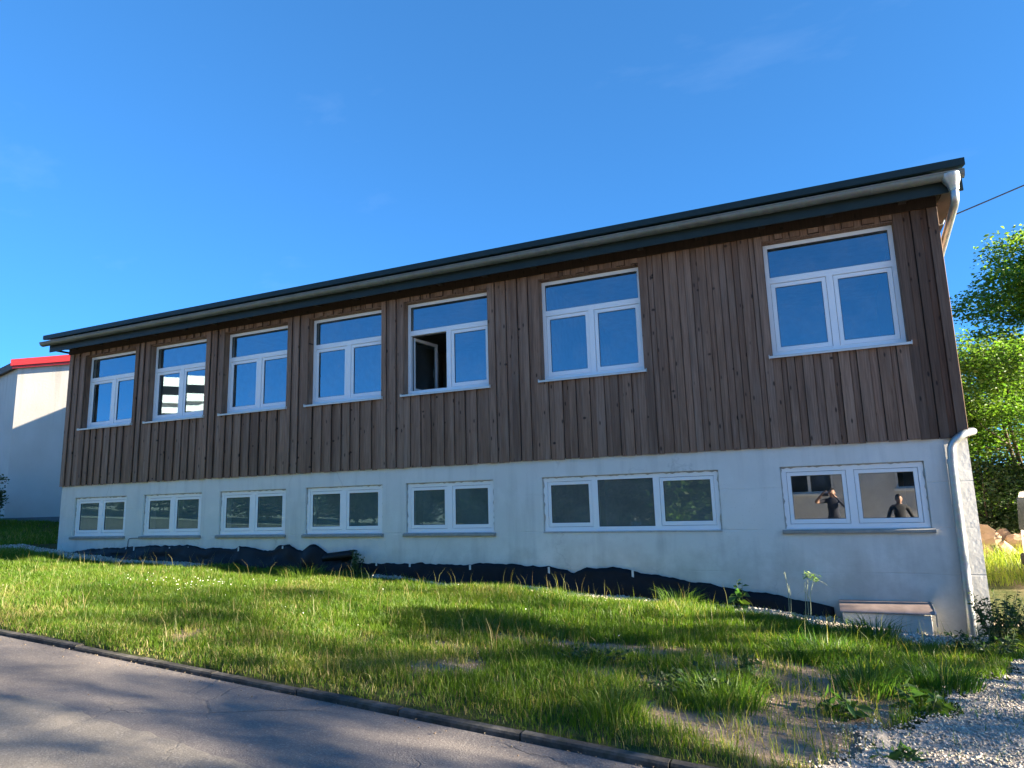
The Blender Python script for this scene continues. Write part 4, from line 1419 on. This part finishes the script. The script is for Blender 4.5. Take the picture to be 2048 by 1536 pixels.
def lawn():
    Vs, Ts, Cs = [], [], []
    off = 0
    bands = [(-4, 2.6, -5.6, .0, 115000), (-9, -4, -5.6, -.05, 120000), (-16, -9, -5.4, -.05, 115000), (-27, -16, -5.4, 5.0, 75000), (1.7, 9.0, 3.9, 9.5, 15000)]
    for bi, (x0, x1, y0, y1, n) in enumerate(bands):
        x = x0 + (x1 - x0) * nr.random(n)
        y = y0 + (y1 - y0) * nr.random(n)
        ky = kerb_y(x)
        lawnk = (y > ky + .05) | (bi == 4)
        dens = 1 - dirt_mask(x, y) * np.where(bi == 4, 0, np.where(vnoise(x, y, 7, 55) > .62, .55, .93))
        grav = in_poly(x + (vnoise(x, y, 3, 41) - .5) * .3, y, GRAVEL_POLY)
        dens = np.where(grav, .015 + .10 * (vnoise(x, y, 2.2, 44) > .8), dens)
        if bi != 4:
            dens = np.where(strip_mask(x, y), .03, dens)
            dens = np.where((x > -15.4) & (x < 1.66) & (y > -.06), 0, dens)
            dens = dens * np.clip((y - ky - .03) / .35 + .25, 0, 1)
        k = lawnk & (nr.random(n) < dens)
        x, y = x[k], y[k]
        n = len(x)
        dist = np.hypot(x, y + 9.9)
        clump = vnoise(x, y, 1.7, 101)
        clump2 = vnoise(x, y, 5.5, 102)
        tall = np.clip((clump - .45) * 2.2, 0, 1)
        h = (.045 + .06 * nr.random(n) + .075 * tall * nr.random(n) + .03 * clump2)
        rightend = np.clip((x + 2.5) / 3.0, 0, 1) * np.clip((y + 4.6) / 1.2, 0, 1)
        h = h * (1 + .25 * rightend)
        ky = kerb_y(x)
        h = h * np.clip((y - ky) / .8 + .45, .45, 1)
        h = np.where(bi == 4, .25 + .25 * nr.random(n), h)
        h = np.where((x < -16) & (bi == 3), h * 1.25, h)
        w = .0017 + .00030 * dist * (.7 + .6 * nr.random(n)) * .55
        lean = .15 + .75 * nr.random(n) ** 1.5
        # green / yellowed / straw
        dry = np.clip(.55 * (1 - np.clip((y - ky) / 1.5, 0, 1)) + 1.1 * np.clip(dirt_mask(x, y), 0, 1) + (vnoise(x, y, 1.1, 103) - .5) * 1.3, 0, 1)
        q = nr.random(n)
        green = np.stack([.085 + .040 * q, .150 + .050 * q, .012 + .010 * q], -1)
        deep = np.stack([.046 + .02 * q, .108 + .035 * q, .012 + .008 * q], -1)
        yel = np.stack([.19 + .06 * q, .215 + .05 * q, .040 + .02 * q], -1)
        straw = np.stack([.28 + .1 * q, .225 + .08 * q, .11 + .05 * q], -1)
        pick = nr.random(n)
        c = np.where((clump2 > .52)[:, None], green, deep * .45 + green * .55)
        c = np.where((pick < dry * .65)[:, None], yel, c)
        c = np.where((pick < dry * .30 + .05)[:, None], straw, c)
        if bi == 4:
            c = np.where((pick < .6)[:, None], yel * 1.15, green)
        V, T, C = blades(x, y, ground_z(x, y) - .01, h, w, lean, c, 200 + bi)
        Vs.append(V)
        Ts.append(T + off)
        Cs.append(C)
        off += len(V)
    # taller flowering stalks
    n = 2600
    x = -14 + 16 * nr.random(n)
    y = -5.4 + 5 * nr.random(n)
    k = (y > kerb_y(x) + .1) & ~in_poly(x, y, GRAVEL_POLY) & (nr.random(n) < .25 + vnoise(x, y, .9, 105) * np.clip((x + 9) / 9, .15, 1))
    x, y = x[k], y[k]
    n = len(x)
    c = np.stack([.17 + .1 * nr.random(n), .18 + .06 * nr.random(n), .07 + .03 * nr.random(n)], -1)
    V, T, C = blades(x, y, ground_z(x, y), .20 + .22 * nr.random(n), np.full(n, .0022), .15 + .35 * nr.random(n), c, 300)
    Vs.append(V)
    Ts.append(T + off)
    Cs.append(C)
    off += len(V)
    o = np_mesh('lawn_grass', np.concatenate(Vs), np.concatenate(Ts), M['grass'], np.concatenate(Cs))
    return tag(o, 'rough green lawn grass between the kerb and the building', 'grass', kind='stuff')
lawn()

# ------------------------------------------------------------------ single weeds and tussocks
def tussock(name, x, y, n, h, spread, label, seed, tint=(1, 1, 1)):
    g = np.random.default_rng(seed)
    r = spread * np.sqrt(g.random(n)) * .5
    a = g.random(n) * 6.283
    px, py = x + r * np.cos(a), y + r * np.sin(a)
    q = g.random(n)
    c = np.stack([.045 + .06 * q, .11 + .06 * q, .02 + .02 * q], -1) * np.array([tint])
    V, T, C = blades(px, py, ground_z(px, py) - .01, h * (.5 + .6 * g.random(n)), np.full(n, .0038), .3 + .8 * g.random(n), c, seed)
    o = np_mesh(name, V, T, M['grass'], C, origin=(x, y, gz1(x, y)))
    return tag(o, label, 'grass tuft', 'grass tufts standing out of the lawn')
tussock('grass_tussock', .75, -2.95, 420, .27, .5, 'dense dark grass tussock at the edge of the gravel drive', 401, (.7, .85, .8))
tussock('grass_tussock', -.85, -4.2, 340, .23, .6, 'tall pale grass tussock left of the bare soil in the foreground', 402, (1.3, 1.2, 1.1))
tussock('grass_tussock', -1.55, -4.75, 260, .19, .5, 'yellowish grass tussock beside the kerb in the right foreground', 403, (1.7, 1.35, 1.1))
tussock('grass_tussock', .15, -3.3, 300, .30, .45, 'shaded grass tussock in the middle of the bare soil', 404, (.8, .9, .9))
tussock('grass_tussock', .35, -.95, 260, .30, .4, 'grass tussock in front of the boxed light well', 405, (.9, .95, .9))
tussock('grass_tussock', -1.9, -.35, 220, .32, .5, 'grass tussock against the sloping end of the membrane', 406)
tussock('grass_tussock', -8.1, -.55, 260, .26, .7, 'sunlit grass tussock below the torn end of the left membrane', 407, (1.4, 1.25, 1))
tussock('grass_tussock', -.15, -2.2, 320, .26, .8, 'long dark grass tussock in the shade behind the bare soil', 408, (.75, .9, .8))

def leafy_weed(name, x, y, h, nstem, nleaf, leaf, spread, label, seed, mat='leaf_weed', aspect=.4):
    g = np.random.default_rng(seed)
    z = gz1(x, y)
    o = empty(name, (x, y, z), label, 'weed', 'leafy weeds')
    st = MB()
    pts = []
    for s_ in range(nstem):
        a, r = g.random() * 6.283, spread * (.3 + .7 * g.random())
        hh = h * (.6 + .45 * g.random())
        p0 = Vector((x + r * .3 * math.cos(a), y + r * .3 * math.sin(a), z - .02))
        p2 = Vector((x + r * math.cos(a), y + r * math.sin(a), z + hh))
        p1 = p0.lerp(p2, .5) + Vector((0, 0, hh * .1))
        st.tube([p0, p1, p2], [.006, .0045, .002], 5)
        for k in range(nleaf):
            t = .12 + .86 * (k + g.random() * .6) / nleaf
            p = p0.lerp(p1, t * 2) if t < .5 else p1.lerp(p2, t * 2 - 1)
            pts.append(p[:])
    st.build('stem', M['leaf_weed'] if False else M['bark_green'], o, (x, y, z))
    P_ = np.array(pts)
    V, T, C = leaves(P_, leaf * (1.1 - .5 * (P_[:, 2] - z) / h), (1, 1, 1), flat=.5, aspect=aspect, seed=seed, drop=.1)
    np_mesh('foliage', V, T, M[mat], C, parent=o, origin=(x, y, z))
    return o
M['bark_green'] = simple('green_stem', (.07, .10, .035), .7)
leafy_weed('nettle_clump', 1.58, -.70, .58, 24, 24, .075, .34, 'bushy nettle clump at the foot of the downpipe', 501, 'leaf_dark')
leafy_weed('nettle_clump', 1.98, -.35, .50, 20, 22, .07, .34, 'lower nettle clump right of the building corner', 502, 'leaf_dark')
leafy_weed('nettle_clump', 1.30, -1.5, .30, 18, 16, .07, .42, 'low dark weeds spreading over the gravel edge', 503, 'leaf_dark')
leafy_weed('young_weed', -1.12, -.28, .42, 3, 9, .13, .10, 'single broad-leaved weed in front of the membrane tail', 504, 'leaf_weed', .6)
leafy_weed('dock_plant', .55, -3.65, .17, 9, 5, .15, .20, 'broad-leaved dock plant at the edge of the gravel', 505, 'leaf_weed', .38)
leafy_weed('dock_plant', -.05, -4.05, .18, 9, 5, .13, .18, 'broad-leaved dock plant on the bare soil', 506, 'leaf_weed', .38)
leafy_weed('dock_plant', .25, -4.75, .09, 10, 5, .10, .18, 'small flat weed growing in the gravel', 507, 'leaf_weed', .4)
leafy_weed('dock_plant', -.75, -3.55, .22, 8, 6, .12, .16, 'upright dock plant left of the bare soil', 508, 'leaf_weed', .3)
leafy_weed('shrub_sprout', -7.18, -.32, .44, 12, 20, .07, .14, 'small upright dark shrub beside the folded membrane flap', 509, 'leaf_dark', .5)
leafy_weed('clover_patch', -1.1, -4.0, .13, 30, 6, .06, .45, 'low dark clover patch in the middle of the foreground lawn', 510, 'leaf_dark', .8)
leafy_weed('clover_patch', -2.1, -3.5, .12, 26, 6, .06, .40, 'low clover patch behind the foreground one', 511, 'leaf_dark', .8)

# tall seeding grass in front of the wall
tg = empty('seeding_grass', (-.33, -.35, gz1(-.33, -.35)), 'tall drooping seeding grass in front of the wall left of the light well', 'grass stalks')
mb = MB()
for (dx, h, bx, bz) in ((0, .62, .16, -.02), (.03, .55, .28, -.10), (-.03, .50, .10, .0), (.02, .40, -.12, -.05), (-.22, .62, -.02, 0), (-.20, .45, .03, 0)):
    x0, z0 = -.33 + dx, gz1(-.33, -.35)
    mb.tube([(x0, -.35, z0), (x0 + .02, -.35, z0 + h * .6), (x0 + .3 * bx, -.36, z0 + h * .95), (x0 + bx, -.37, z0 + h * .92 + bz)], [.004, .0035, .003, .0015], 5)
mb.build('stalk', M['straw'] if 'straw' in M else simple('pale_stalk', (.30, .34, .20), .7), tg)
P_ = []
for k in range(90):
    t = rnd.random()
    P_.append((-.33 + .16 * t + rnd.uniform(-.02, .02), -.36 + rnd.uniform(-.02, .02), gz1(-.33, -.35) + .58 - .05 * t + rnd.uniform(-.05, .03)))
V, T, C = leaves(np.array(P_), np.full(90, .045), (2.4, 2.0, 1.8), aspect=.18, seed=77, drop=.5)
np_mesh('seed_head', V, T, M['leaf_weed'], C, parent=tg, origin=tg.location)

# white clover / daisies on the sunny part of the lawn
fx = np.concatenate([-8.5 + .40 * nr.normal(size=34), -9.6 + .4 * nr.normal(size=14), -14 + 12 * nr.random(22)])
fy = np.concatenate([-2.4 + .25 * nr.normal(size=34), -2.2 + .3 * nr.normal(size=14), -4.6 + 4 * nr.random(22)])
V, T, C = [], [], []
k = 0
for x, y in zip(fx, fy):
    z = gz1(x, y) + .10 + .06 * rnd.random()
    r = .005 + .005 * rnd.random()
    ring_ = [(x + r * math.cos(a * math.pi / 3), y + r * math.sin(a * math.pi / 3), z + (rnd.random() - .5) * .01) for a in range(6)]
    V += [(x, y, z + r * .8), (x, y, z - r * .5)] + ring_
    for a in range(6):
        T += [(k, k + 2 + a, k + 2 + (a + 1) % 6), (k + 1, k + 2 + (a + 1) % 6, k + 2 + a)]
    k += 8
tag(np_mesh('lawn_flowers', V, T, M['petal']), 'scattered small white flowers in the sunny left part of the lawn', 'flowers', kind='stuff')

# ------------------------------------------------------------------ people, seen mirrored in the small window at the right
def person(loc, rotz, scale, J, E_, label, mats, hairdo=True, tilt=(0, 0, 0)):
    o = empty('person', loc, label, 'person')
    me = bpy.data.meshes.new('body')
    keys = list(J)
    me.from_pydata([J[k][0] for k in keys], [], []) if False else me.from_pydata([J[k][:3] for k in keys], [(keys.index(a), keys.index(b)) for a, b in E_], [])
    tmp = bpy.data.objects.new('tmp_body', me)
    col.objects.link(tmp)
    tmp.modifiers.new('skin', 'SKIN')
    ss = tmp.modifiers.new('sub', 'SUBSURF')
    ss.levels = ss.render_levels = 2
    if not me.skin_vertices:
        bm = bmesh.new()
        bm.from_mesh(me)
        bm.verts.layers.skin.verify()
        bm.to_mesh(me)
        bm.free()
    for i, k in enumerate(keys):
        r = J[k][3]
        r2 = J[k][4] if len(J[k]) > 4 else r
        me.skin_vertices[0].data[i].radius = (r, r2)
        me.skin_vertices[0].data[i].use_root = (k == 'pelvis')
    bpy.context.view_layer.update()
    dg = bpy.context.evaluated_depsgraph_get()
    ev = tmp.evaluated_get(dg)
    bm = bmesh.new()
    bm.from_mesh(ev.to_mesh())
    ev.to_mesh_clear()
    # head: ellipsoid shaped with brow, nose, chin
    hc_ = Vector(J['head'][:3])
    R_ = Euler(tilt).to_matrix()
    gm = bmesh.ops.create_uvsphere(bm, u_segments=20, v_segments=14, radius=1)
    for v in gm['verts']:
        c = v.co.copy()
        x_, y_, z_ = c.x * .076, c.y * .098, c.z * .118
        if z_ < 0:
            k = 1 - .30 * (-z_ / .118) ** 1.3
            x_ *= k
            y_ = y_ * (1 - .18 * (-z_ / .118)) + .012 * (-z_ / .118)
        if abs(c.x) < .18 and c.y > .75 and -.35 < c.z < .15:
            y_ += .022 * (1 - abs(c.x) / .18)
        if .05 < c.z < .25 and c.y > .6 and .2 < abs(c.x) < .6:
            y_ -= .010
        v.co = hc_ + R_ @ Vector((x_, y_, z_))
    for sx_ in (-1, 1):
        ge = bmesh.ops.create_uvsphere(bm, u_segments=8, v_segments=6, radius=1)
        for v in ge['verts']:
            v.co = hc_ + R_ @ Vector((sx_ * .078 + v.co.x * .012, -.005 + v.co.y * .022, -.005 + v.co.z * .033))
    bm.faces.ensure_lookup_table()
    out = bpy.data.meshes.new('body')
    for f in bm.faces:
        f.smooth = True
        c = f.calc_center_median()
        f.material_index = mats['pick'](c, J)
    bm.to_mesh(out)
    bm.free()
    bpy.data.objects.remove(tmp)
    for mm in mats['list']:
        out.materials.append(mm)
    b = link('body', out, None, o)
    b.location = (0, 0, 0)
    # hair cap
    bm = bmesh.new()
    bmesh.ops.create_uvsphere(bm, u_segments=18, v_segments=12, radius=1)
    bmesh.ops.delete(bm, geom=[v for v in bm.verts if v.co.z < (.30 if v.co.y > .2 else -.15)], context='VERTS')
    for v in bm.verts:
        c = v.co.copy()
        v.co = hc_ + R_ @ Vector((c.x * .083, c.y * .106 - .004, c.z * .126 + .003))
    hm = bpy.data.meshes.new('hair')
    bm.to_mesh(hm)
    bm.free()
    h = link('hair', hm, M['hair'], o, smooth=True)
    h.location = (0, 0, 0)
    for sx_ in (-1, 1):
        e = MB().tube([hc_ + R_ @ Vector((sx_ * .03 - .013, .086, .012)), hc_ + R_ @ Vector((sx_ * .03 + .013, .086, .012))], .007, 6).build('eye', M['blackish'], o, (0, 0, 0))
        e.location = (0, 0, 0)
    o.rotation_euler = (0, 0, rotz)
    o.scale = (scale,) * 3
    return o
BASE = {'pelvis': (0, 0, .95, .135, .105), 'waist': (0, 0, 1.08, .125, .095), 'chest': (0, .0, 1.28, .150, .105), 'upper': (0, 0, 1.41, .11, .085), 'neck': (0, .01, 1.49, .052), 'head': (0, .03, 1.60, .06),
        'shl': (-.175, 0, 1.40, .062), 'shr': (.175, 0, 1.40, .062),
        'hipl': (-.09, 0, .90, .092), 'hipr': (.09, 0, .90, .092), 'kneel': (-.10, .015, .50, .060), 'kneer': (.10, .015, .50, .060), 'calfl': (-.10, -.02, .34, .054), 'calfr': (.10, -.02, .34, .054),
        'ankl': (-.10, -.02, .09, .040), 'ankr': (.10, -.02, .09, .040), 'toel': (-.115, .15, .035, .034), 'toer': (.115, .15, .035, .034)}
EB = [('pelvis', 'waist'), ('waist', 'chest'), ('chest', 'upper'), ('upper', 'neck'), ('neck', 'head'), ('upper', 'shl'), ('upper', 'shr'), ('pelvis', 'hipl'), ('pelvis', 'hipr'), ('hipl', 'kneel'), ('hipr', 'kneer'), ('kneel', 'calfl'), ('kneer', 'calfr'), ('calfl', 'ankl'), ('calfr', 'ankr'), ('ankl', 'toel'), ('ankr', 'toer')]
def arm(J, E_, s, elbow, wrist, palm, curl):
    sx_ = -1 if s == 'l' else 1
    J['elb' + s] = tuple(elbow) + (.042,)
    J['wri' + s] = tuple(wrist) + (.028,)
    J['pal' + s] = tuple(palm) + (.034, .018)
    E_ += [('sh' + s, 'elb' + s), ('elb' + s, 'wri' + s), ('wri' + s, 'pal' + s)]
    d = (Vector(palm) - Vector(wrist)).normalized()
    side = Vector(curl).normalized()
    lat = d.cross(side).normalized()
    for f in range(5):
        if f < 4:
            r = Vector(palm) + lat * (.027 - .018 * f) + d * .03
            ln = (.036, .042, .040, .032)[f]
            a, b = r + d * ln, r + d * ln * 1.6 + side * ln * .8
        else:
            r = Vector(wrist).lerp(Vector(palm), .55) + lat * .034
            a, b = r + lat * .02 + d * .022, r + lat * .022 + d * .05 + side * .012
        kk = 'f%s%d' % (s, f)
        J[kk + 'a'], J[kk + 'b'], J[kk + 'c'] = tuple(r) + (.0085,), tuple(a) + (.008,), tuple(b) + (.0065,)
        E_ += [('pal' + s, kk + 'a'), (kk + 'a', kk + 'b'), (kk + 'b', kk + 'c')]
def picker(sleeve):
    def f(c, J):
        if c.z > 1.485:
            armish = abs(c.x) > .15 and c.z < 1.70
            return 0
        if c.z < .07:
            return 3
        if c.z < .93:
            if abs(c.x) > .24:
                return 0
            return 2
        if abs(c.x) > sleeve:
            return 0
        return 1
    return f
# the photographer holds a phone up before the face
J1, E1 = dict(BASE), list(EB)
arm(J1, E1, 'l', (-.40, .16, 1.37), (-.24, .30, 1.56), (-.20, .34, 1.60), (1, .3, 0))
arm(J1, E1, 'r', (.30, .20, 1.22), (.10, .33, 1.47), (.04, .35, 1.53), (-.6, .4, .3))
person((.16, -10.36, float(road_z(0)) + .03), 0, 1.04, J1, E1, 'person in a dark navy t-shirt raising a phone, mirrored in the right small window', {'pick': picker(.30), 'list': [M['skin'], M['shirt_navy'], M['jeans'], M['shoe']]}, tilt=(0, 0, .25))
tag(MB().box(-.085, .075, -9.990, -9.981, 1.61, 1.69, .003).build('phone', M['blackish']), 'black phone held sideways by the mirrored person', 'phone')
J2, E2 = dict(BASE), list(EB)
arm(J2, E2, 'l', (-.27, -.02, 1.14), (-.29, .08, .90), (-.285, .10, .83), (.8, .3, 0))
arm(J2, E2, 'r', (.28, -.03, 1.14), (.31, .06, .90), (.305, .08, .83), (-.8, .3, 0))
person((1.46, -7.6, .03), rad(-8), .90, J2, E2, 'person in a plain charcoal top standing still, mirrored at the right of the small window', {'pick': picker(.34), 'list': [M['skin'], M['shirt_grey'], M['jeans'], M['shoe']]})
